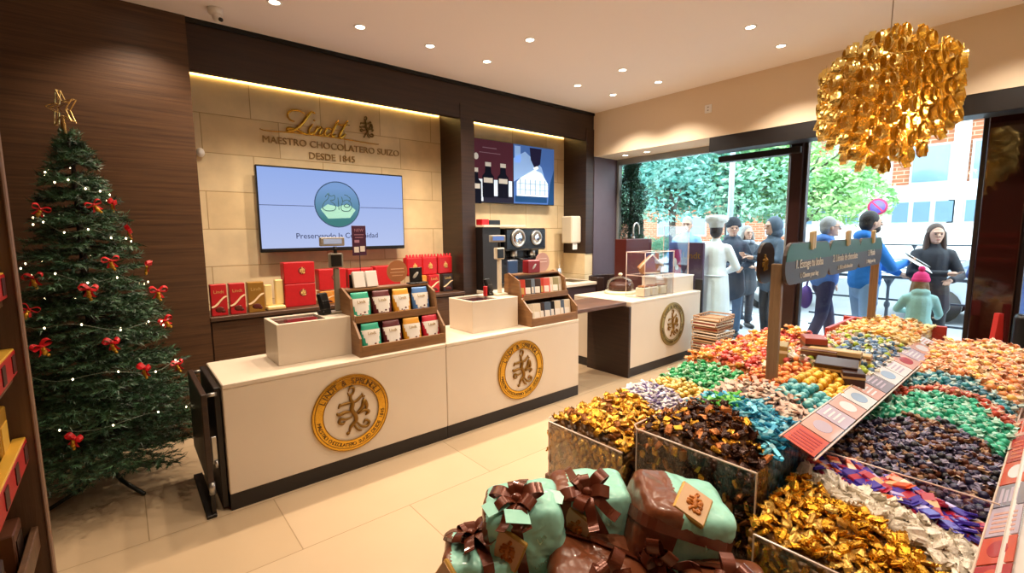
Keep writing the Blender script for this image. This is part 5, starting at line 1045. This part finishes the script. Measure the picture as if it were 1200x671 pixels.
def tree(label,x,y,r,z0,h,k,n=11000):
    t=T('street_tree',label,'tree',(x,y,-.1)); O('trunk',MB().tube([(0,0,0),(.05,0,z0*.6),(0,.05,z0+h*.4),(0,.0,z0+h*.8)],[.14,.11,.08,.03],8),tk,t)
    b=MB()
    for i in range(7): a=tr.uniform(0,6.28); b.tube([(0,0,z0+.1*h*i*.7),(r*.3*math.cos(a),r*.3*math.sin(a),z0+.1*h*i*.7+.4),(r*.7*math.cos(a),r*.7*math.sin(a),z0+.1*h*i*.7+.8)],[.05,.035,.015],5)
    O('branches',b,tk,t); m=leafmesh('foliage',r,h/2,n,.085,None); m.v=[(v[0],v[1],v[2]+z0+h/2) for v in m.v]; O('foliage',m,lm[k],t,recalc=False)
tree('leafy street tree seen left of the window mullion',14.5,6.9,2.1,1.9,3.6,0); tree('fresh green street tree right behind the mullion, left of the white building',15.5,5.2,2.0,1.6,3.4,1); tree('blue green street tree above the chef',13.0,7.9,1.9,1.8,3.4,2)
tree('leafy street tree over the head of the man with glasses, left pane',14.0,9.9,2.2,1.7,3.6,0); tree('fresh green tree next to the dark garland in the left pane',13.5,11.9,1.9,1.4,3.2,1); tree('tall street tree behind the others in the left pane',18.0,12.5,2.8,2.2,5,2,12000); tree('far street tree behind the mullion',18.6,8.6,2.6,2.0,4.8,0,12000)
def shrub(label,x,y,r,h): t=T('shrub',label,'shrub',(x,y,-.08)); O('stem',MB().cyl((0,0,0),(0,0,h*.6),.03,6),tk,t); m=leafmesh('foliage',r,h/2,1800,.08,None); m.v=[(v[0],v[1],v[2]+h*.55) for v in m.v]; O('foliage',m,lm[0],t,recalc=False)
shrub('low green shrub across the road left of the chef',19.4,12,1.1,1.5); shrub('low green shrub across the road behind the beanie wearer',19.4,9.2,1.1,1.5)
# parked cars
def car(label,x,y,c,rz=PI/2):
    t=T('parked_car',label,'car',(x,y,-.12),(0,0,rz)); prof=[(-2.05,.35),(-2.1,.75),(-1.9,.95),(-1.45,1.0),(-.85,1.42),(.55,1.45),(1.2,1.0),(1.9,.88),(2.1,.65),(2.05,.35)]
    m=MB(); m.prism(prof,-.82,.82,M=Matrix.Rotation(PI/2,4,'X')); O('body',m,mat(c[0],c[1],.25,.2,coat=.6),t)
    for s in (-1,1): O('side_window',MB().prism([(-1.3,1.02),(-.8,1.36),(.5,1.39),(1.02,1.02)],.81,.835,M=Matrix.Rotation(PI/2,4,'X') if s<0 else Matrix.Scale(-1,4,(0,1,0))@Matrix.Rotation(PI/2,4,'X')),pane,t)
    for sx in (-1.3,1.3):
        for s in (-1,1): w=O('wheel',MB().cyl((sx,s*.68,.32),(sx,s*.86,.32),.32,20),BLK,t); O('hub',MB().cyl((sx,s*.85,.32),(sx,s*.875,.32),.18,14),STEEL,w)
car('pale blue parked car at the left of the window',12.0,10.4,('car_blue','#9fb3c8')); car('white parked car behind the standing group',11.6,5.6,('car_white','#dfe3e6')); car('silver parked car behind the woman in black',12.2,.2,('car_silver','#b4bcc4'))
# lamp post and round sign
t=T('lamp_post','pale grey lamp post standing in front of the trees','lamp post',(9.0,4.25,0)); O('pole',MB().tube([(0,0,0),(0,0,5.2)],[.06,.04],10),mat('pole_pale','#aab4b8',.5,.3),t); O('lantern',MB().lathe([(.001,5.2),(.12,5.25),(.2,5.55),(.05,5.7),(.001,5.72)],14),iron,t)
t=T('road_sign','small round purple and red road sign right of the bearded man','road sign',(14.0,3.07,-.12)); O('pole',MB().cyl((0,0,0),(0,0,2.45),.03,8),STEEL,t); O('sign_disc',MB().cyl((-.03,0,2.25),(-.045,0,2.25),.2,24),mat('sign_red','#b8305a',.4),t); O('disc_inner',MB().cyl((-.045,0,2.25),(-.052,0,2.25),.15,24),mat('sign_blue','#6f5fc0',.4),t); O('slash',MB().box((-.055,0,2.25),(.006,.3,.04),rot=(.8,0,0)),mat('sign_red','#b8305a',.4),t)
# evergreen garland at the left window edge
t=T('evergreen_garland','dark evergreen garland hanging down the left edge of the window','garland',(6.0,4.36,0)); vs=[];fs=[]; m=MB()
for i in range(15000):
    z=tr.uniform(.35,2.62); r=.16+.09*noise.noise(V((z*2.2,3,0)))*2+.03*(z-1.4); a=tr.uniform(0,6.28); q=math.sqrt(tr.random()); p=V((q*r*math.cos(a),q*r*math.sin(a)*1.1,z)); d=V((tr.gauss(0,1),tr.gauss(0,1),tr.gauss(0,.7))).normalized(); w_=d.cross(V((0,0,1)))*.014; k=len(vs); vs+=[p-w_,p+w_,p+d*.055]; fs.append((k,k+1,k+2))
m.add(vs,fs); O('foliage',m,leafmat('garland_green','#14301f','#2f5a3c'),t,recalc=False); O('stem',MB().tube([(0,0,-.01),(0,0,1),(0.01,0,2.6)],.02,6),tk,t); O('pot',MB().lathe([(.001,0),(.15,0),(.18,.3),(.16,.3),(.001,.27)],20,c=(0,0,-.01)),DK,t)
# board with gold script and red poster outside the left pane
t=T('display_case','plum display board with gold script outside behind the acrylic guard','sign',(6.05,3.42,0)); O('board',MB().b2(0,.05,-.22,.30,.0,1.44,.006),mat('plum_board','#4b3348',.35),t); O('script_lettering',textmb('Lindt',.13,.004,M=Matrix.Translation((-.004,-.05,1.22))@Matrix.Rotation(-PI/2,4,'Z')@Matrix.Rotation(PI/2,4,'X')),GOLDD,t)
p=O('red_poster',MB().b2(-.012,0,.10,.28,1.0,1.34,.002),REDB,t); O('poster_picture',MB().ell((-.014,.19,1.16),(.004,.035,.06),10,8).ell((-.014,.16,1.09),(.004,.03,.04),10,8),WHT,p)
# red cone-like banner and dark bin by the pillar
t=T('red_pennant','tall narrow red folded board on the floor by the glossy pillar','sign',(5.3,.34,0)); O('board',MB().prism([(-.09,0),(.09,0),(.03,.93),(-.005,.93)],-.02,.02,M=Matrix.Rotation(-.7,4,'Z')@Matrix.Rotation(PI/2,4,'X')),mat('pennant_red','#c62a22',.4),t)
t=T('barrier_post','short thick black post beside the red folded board','post',(5.35,.20,0)); O('post',MB().lathe([(.001,0),(.09,0),(.09,.02),(.055,.03),(.055,.90),(.045,.93),(.001,.93)],20),BLK,t)
# ---------------------------------------------------------------- people
skin=mat('skin','#c99a80',.5); lip=mat('lip','#a05a50',.5); eyeM=mat('eye','#1a1412',.2)
def cloth(n,c,b=.5): return mat(n,c,.75,bump=b,bscale=7,vary=.06,vscale=6)
def person(label,x,y,face,h,jacket,trouser,hair,shoe='#2a2524',arms=None,legs=0,hairlen=0,hat=None,coat=0,beard=None,scarf=None,hood=False,glasses=False,apron=None,headturn=0,hold=None,z=-.01,lean=0,skirt=None):
    """local +X is forward, +Y left; built at 1.75 m and scaled"""
    k=h/1.75; t=T('person',label,'person',(x,y,z),(0,0,R(face)),); t.scale=(k,k,k)
    arms=arms or [((.02,.27,1.13),(.10,.24,.88)),((.02,-.27,1.13),(.10,-.24,.88))]
    st=legs; hips=[(0,.095,.92),(0,-.095,.92)]; knees=[(.02+st*.5,.10,.50),(.02-st*.35,-.10,.50)]; ank=[(-.02+st,.10,.085),(-.02-st*.9,-.10,.085+abs(st)*.12)]
    B=MB(); hx=.03+lean
    B.cap((0,0,.95),(0,0,1.10),.13,.115); B.cap((0,0,1.1),(lean*.5,0,1.36),.12,.13); B.cap((lean*.5,-.13,1.40),(lean*.5,.13,1.40),.065,.065); B.cap((lean*.6,0,1.42),(hx-.01,0,1.55),.058,.052)
    B.ell((hx,0,1.65),(.098,.078,.112)); B.ell((hx+.02,0,1.595),(.072,.058,.07)); B.cap((hx+.09,0,1.655),(hx+.118,0,1.625),.010,.016,8); B.ell((hx+.088,0,1.675),(.02,.055,.012),10,6); B.ell((hx+.085,0,1.585),(.018,.026,.011),10,6); B.ell((hx+.075,0,1.555),(.026,.026,.02),10,6)
    for s in(-1,1): B.ell((hx-.005,s*.078,1.635),(.018,.010,.03),8,8)
    for (hp,kn,an) in zip(hips,knees,ank):
        B.cap(hp,kn,.082,.052); B.cap(kn,an,.052,.034); B.cap((an[0],an[1],an[2]-.03),(an[0]+.15,an[1],an[2]-.045),.04,.032)
    for s,(el,wr) in zip((1,-1),arms):
        sh=V((lean*.5,s*.175,1.40)); el=V(el);wr=V(wr); B.cap(sh,el,.050,.038); B.cap(el,wr,.037,.026)
        d=(wr-el).normalized(); side=d.cross(V((0,0,1))); side=side.normalized() if side.length>.2 else V((0,1,0)); side2=d.cross(side)
        pm_=wr+d*.05; B.cap(wr+side*.0,wr+d*.07,.024,.03,10); B.cap(wr+d*.03+side*.018,wr+d*.075+side*.02,.014,.014,8); B.cap(wr+d*.03-side*.018,wr+d*.075-side*.02,.014,.014,8)
        for f,(o_,L_) in enumerate(((-.030,.062),(-.010,.075),(.010,.070),(.029,.055))):
            a=wr+d*.085+side*o_; b=a+d*L_*.5+side2*(.006*s); c=b+d*L_*.38+side2*(.022*s); B.cap(a,b,.0095,.0088,7); B.cap(b,c,.0088,.0075,7)
        a=wr+d*.03-side*.022*s*-1; B.cap(a,a+side*.03*s+d*.03,.012,.010,7); B.cap(a+side*.03*s+d*.03,a+side*.035*s+d*.06,.010,.008,7)
    me=remesh(B,.0085,1); OM('body',me,skin,t)
    for s in(-1,1): e=O('eye',MB().ell((hx+.094,s*.030,1.652),(.007,.012,.007),8,6),eyeM,t)
    O('mouth',MB().ell((hx+.104,0,1.583),(.006,.022,.006),8,6),lip,t)
    Tm=MB(); Tm.cap((0,0,.90),(0,0,.98),.135,.125)
    for (hp,kn,an) in zip(hips,knees,ank): Tm.cap(hp,kn,.100,.072); Tm.cap(kn,(an[0],an[1],an[2]+.03),.072,.058)
    OM('trousers',remesh(Tm,.014,2),cloth('cloth_'+trouser[0],trouser[1]),t)
    for an in ank: O('shoe',MB().cap((an[0]-.03,an[1],.045+an[2]-.085),(an[0]+.17,an[1],.04+an[2]-.085),.048,.04),mat('shoe_'+shoe[1:],shoe,.5),t)
    J=MB(); bot=.86-coat; J.cap((0,0,1.0),(0,0,1.15),.165,.15); J.cap((0,0,1.12),(lean*.5,0,1.36),.152,.155); J.cap((lean*.5,-.13,1.395),(lean*.5,.13,1.395),.08,.08); J.cap((lean*.5,0,1.40),(hx-.015,0,1.49),.085,.075)
    J.cap((0,.03,1.0),(0,.04,bot+.12),.155,.14+coat*.12); J.cap((0,-.03,1.0),(0,-.04,bot+.12),.155,.14+coat*.12)
    for s,(el,wr) in zip((1,-1),arms):
        sh=V((lean*.5,s*.165,1.395)); el=V(el);wr=V(wr); J.cap(sh,el,.068,.055); J.cap(el,wr-(wr-el)*.04,.055,.043)
    if hood: J.ell((hx-.08,0,1.50),(.08,.12,.07)); J.cap((hx-.03,-.07,1.49),(hx-.03,.07,1.49),.05,.05)
    OM('coat' if coat>.1 else 'jacket',remesh(J,.014,2),cloth('cloth_'+jacket[0],jacket[1]),t)
    hm=mat('hair_'+hair[1:],hair,.6,bump=.4,bscale=80)
    H=MB()
    if hat!='toque' or True:
        H.ell((hx-.022,0,1.682),(.100,.088,.108)); H.ell((hx-.045,0,1.635),(.072,.082,.085))
        if hairlen:
            H.cap((hx-.045,.045,1.62),(hx-.05,.07,1.62-hairlen),.055,.045); H.cap((hx-.045,-.045,1.62),(hx-.05,-.07,1.62-hairlen),.055,.045); H.cap((hx-.06,0,1.62),(hx-.08,0,1.62-hairlen),.06,.05); H.cap((hx+.01,.075,1.66),(hx+.01,.095,1.60-hairlen*.8),.03,.03); H.cap((hx+.01,-.075,1.66),(hx+.01,-.095,1.60-hairlen*.8),.03,.03)
    me=remesh(H,.010,2)
    if hat!='hoodup': OM('hair',me,hm,t)
    if beard: OM('beard',remesh(MB().ell((hx+.035,0,1.575),(.066,.064,.052)).ell((hx+.09,0,1.608),(.018,.03,.008)),.009,1),mat('hair_'+beard[1:],beard,.7),t)
    if glasses: O('glasses',MB().tube([(hx+.11+.004*math.cos(a),.032+.024*math.cos(a),1.652+.02*math.sin(a)) for a in [i*PI/6 for i in range(13)]],.0025,5).tube([(hx+.11,-.032+.024*math.cos(a),1.652+.02*math.sin(a)) for a in [i*PI/6 for i in range(13)]],.0025,5).tube([(hx+.11,.056,1.655),(hx+.02,.082,1.655)],.0025,5).tube([(hx+.11,-.056,1.655),(hx+.02,-.082,1.655)],.0025,5),BLK,t)
    if hat=='toque':
        M_=MB(); M_.lathe([(.001,0),(.100,0),(.103,.055),(.14,.075),(.158,.11),(.15,.15),(.10,.175),(.001,.18)],28,c=(hx-.02,0,1.70)); o=O('chef_hat',M_,mat('chef_white','#ece9e4',.7,bump=.3,bscale=20),t)
    elif hat=='hoodup':
        OM('hood',remesh(MB().ell((hx-.03,0,1.665),(.115,.11,.135)).ell((hx-.05,0,1.56),(.10,.11,.09)),.012,2),cloth('cloth_'+jacket[0],jacket[1]),t)
    elif hat and hat[0]=='beanie':
        bm_=MB(); bm_.lathe([(.102,0),(.108,.02),(.104,.05),(.09,.10),(.05,.14),(.001,.15)],24,c=(hx-.015,0,1.675)); bm_.lathe([(.104,-.015),(.113,.0),(.113,.03),(.104,.04)],24,c=(hx-.015,0,1.68)); b_=O('hat',bm_,cloth('cloth_'+hat[1],hat[2]),t)
        if len(hat)>3: O('pompom',MB().ell((hx-.02,0,1.86),(.045,.045,.045)),cloth('cloth_'+hat[1],hat[2]),t)
    if scarf: O('scarf',MB().tube([(hx-.01+.10*math.cos(a),.10*math.sin(a),1.49+.015*math.cos(a)) for a in [i*PI/8 for i in range(17)]],.034,8),cloth('cloth_'+scarf[0],scarf[1]),t)
    if apron: OM('apron',remesh(MB().cap((0,.04,.98),(0.0,.06,.36),.155,.175).cap((0,-.04,.98),(0,-.06,.36),.155,.175),.014,2),cloth('cloth_'+apron[0],apron[1]),t); O('apron_strings',MB().tube([(.165*math.cos(a),.175*math.sin(a),1.02) for a in [i*PI/10 for i in range(21)]],.012,6),cloth('cloth_'+apron[0],apron[1]),t)
    return t
fold=[((.06,.25,1.15),(.27,.10,1.08)),((.06,-.25,1.15),(.27,-.08,1.10))]
person('person in white chef jacket, long apron and tall white hat seen from behind',6.38,3.20,15,1.70,('chef','#e9e9e8'),('chef_trousers','#cfd3d8'),'#3a2a20',arms=[((.04,.28,1.14),(.24,.16,1.05)),((.04,-.28,1.14),(.24,-.10,1.05))],hat='toque',apron=('apron','#e4e6e8'),coat=.12)
person('person in dark puffy coat and black beanie facing the chef',7.05,3.28,215,1.74,('navy_coat','#3c4656'),('jeans_pale','#5f7896'),'#5a4632',arms=fold,hat=('beanie','black_knit','#20222a'),coat=.25,hood=True)
person('grey-haired person in dark coat holding a cup between the beanie wearer and the mullion',7.9,3.45,230,1.66,('charcoal_coat','#3a4048'),('dark_trousers','#33363e'),'#8f8a84',arms=fold,hairlen=.06,coat=.25,scarf=('grey_scarf','#8a8f98'))
person('person with raised dark hood and arms forward just left of the mullion',7.15,2.74,150,1.76,('slate_coat','#4b5866'),('black_trousers','#2c2e34'),'#2a2522',arms=[((.12,.25,1.17),(.38,.12,1.22)),((.12,-.25,1.17),(.38,-.08,1.24))],hat='hoodup',coat=.12)
person('person with grey hair and glasses in a pale blue jacket behind the plum board',7.5,4.27,200,1.82,('sky_jacket','#7fa8c8'),('grey_trousers','#6a7078'),'#9b9690',arms=fold,glasses=True)
person('person with grey hair and glasses in a blue jacket walking right, purple bag',6.95,2.03,-55,1.74,('steel_blue','#4a72b0'),('navy_trousers','#2a2c50'),'#96928e',legs=.18,glasses=True,hood=True,arms=[((.04,.26,1.14),(.16,.20,.95)),((.14,-.24,1.2),(.30,-.10,1.36))])
person('bearded dark-haired person in a bright blue jacket and pale jeans reaching right',6.75,1.56,-45,1.79,('bright_blue','#1f74c8'),('pale_jeans','#7e9cc4'),'#241a15',beard='#2c1d16',hood=True,legs=.06,arms=[((.22,.22,1.18),(.44,.10,1.06)),((.12,-.26,1.15),(.34,-.14,1.2))])
person('long-haired person in a black coat looking towards the shop, holding papers',7.35,1.05,205,1.64,('black_coat','#23242c'),('black_jeans','#2a2c34'),'#4a3226',hairlen=.30,coat=.22,arms=[((.10,.25,1.14),(.30,.10,1.10)),((.14,-.24,1.16),(.34,.04,1.18))])
person('child in a mint coat with a hot pink bobble hat beside the person in black',6.15,.95,20,1.14,('mint','#8fb8b4'),('child_leggings','#8a93a8'),'#7a5a3c',hairlen=.12,coat=.1,hood=True,hat=('beanie','pink_knit','#d8246e',1),arms=[((.14,.24,1.2),(.34,.10,1.15)),((.12,-.27,1.16),(.32,-.30,1.08))])
person('person in a blue coat mostly hidden behind the glossy pillar, holding papers',6.9,.42,190,1.72,('royal_blue','#3d5590'),('brown_trousers','#6a3f36'),'#3a2c26',coat=.3,arms=[((.12,.25,1.17),(.36,.20,1.18)),((.10,-.25,1.15),(.3,-.1,1.1))],hairlen=.1)
person('person in dark blue at the far right beyond the pillar',7.3,.02,200,1.70,('ink_blue','#334a86'),('dark_trousers','#33363e'),'#2e2622',coat=.1,arms=fold)
def sheet(label,x,y,z,w,h_,rot): t=T('paper_sheet',label,'papers',(x,y,z),rot); O('sheet',MB().box((0,0,0),(w,h_,.004)),mat('paper_white','#e9e6e2',.6),t); O('fold',MB().box((w*.25,0,.012),(w*.5,h_,.003),rot=(0,.12,0)),mat('paper_white','#e9e6e2',.6),t)
sheet('open white paper map held between the bearded person and the person in black',7.02,1.13,1.22,.34,.26,(R(35),R(-15),R(20))); sheet('white paper sheet held beside the glossy pillar',6.55,.52,1.22,.26,.3,(R(50),R(20),0))
t=T('purple_bag','purple shoulder bag at the hip of the walking person in blue','bag',(6.75,2.16,.62)); O('bag_body',MB().ell((0,0,.12),(.11,.07,.15)),cloth('cloth_purple','#4f2f7c'),t); O('strap',MB().tube(smooth_path([(0,0,.26),(.04,-.04,.55),(.10,-.08,.78)]),.012,6),cloth('cloth_purple','#4f2f7c'),t)
t=T('paper_cup','small white cup held by the grey-haired person in the dark coat','cup',(7.72,3.24,1.10)); O('cup_body',MB().lathe([(.001,0),(.028,0),(.04,.1),(.036,.1),(.026,.008)],16),WHT,t); O('lid',MB().lathe([(.001,.1),(.042,.1),(.042,.112),(.001,.118)],16),CREAMP,t)
# ---------------------------------------------------------------- camera, world, view
cd=bpy.data.cameras.new('camera'); cam=bpy.data.objects.new('camera',cd); col.objects.link(cam); scn.camera=cam
F,P_,A_,RO=548.7,.11503,.87445,-.00867
fw=V((math.cos(A_)*math.cos(P_),math.sin(A_)*math.cos(P_),-math.sin(P_))); r0=V((math.sin(A_),-math.cos(A_),0)); u0=r0.cross(fw)
rt=r0*math.cos(RO)+u0*math.sin(RO); up=-r0*math.sin(RO)+u0*math.cos(RO)
M=Matrix((rt,up,-fw)).transposed().to_4x4(); M.translation=V((0,0,1.6)); cam.matrix_world=M
cd.sensor_fit='HORIZONTAL'; cd.sensor_width=36; cd.lens=36*F/1200; cd.clip_start=.05; cd.clip_end=300
w=bpy.data.worlds.new('sky'); scn.world=w; w.use_nodes=True; bg=w.node_tree.nodes['Background']; bg.inputs[0].default_value=srgb('#dfeaf6'); bg.inputs[1].default_value=7
scn.view_settings.view_transform='Standard'; scn.view_settings.look='None'; scn.view_settings.exposure=0; scn.view_settings.gamma=1; scn.view_settings.use_curve_mapping=False
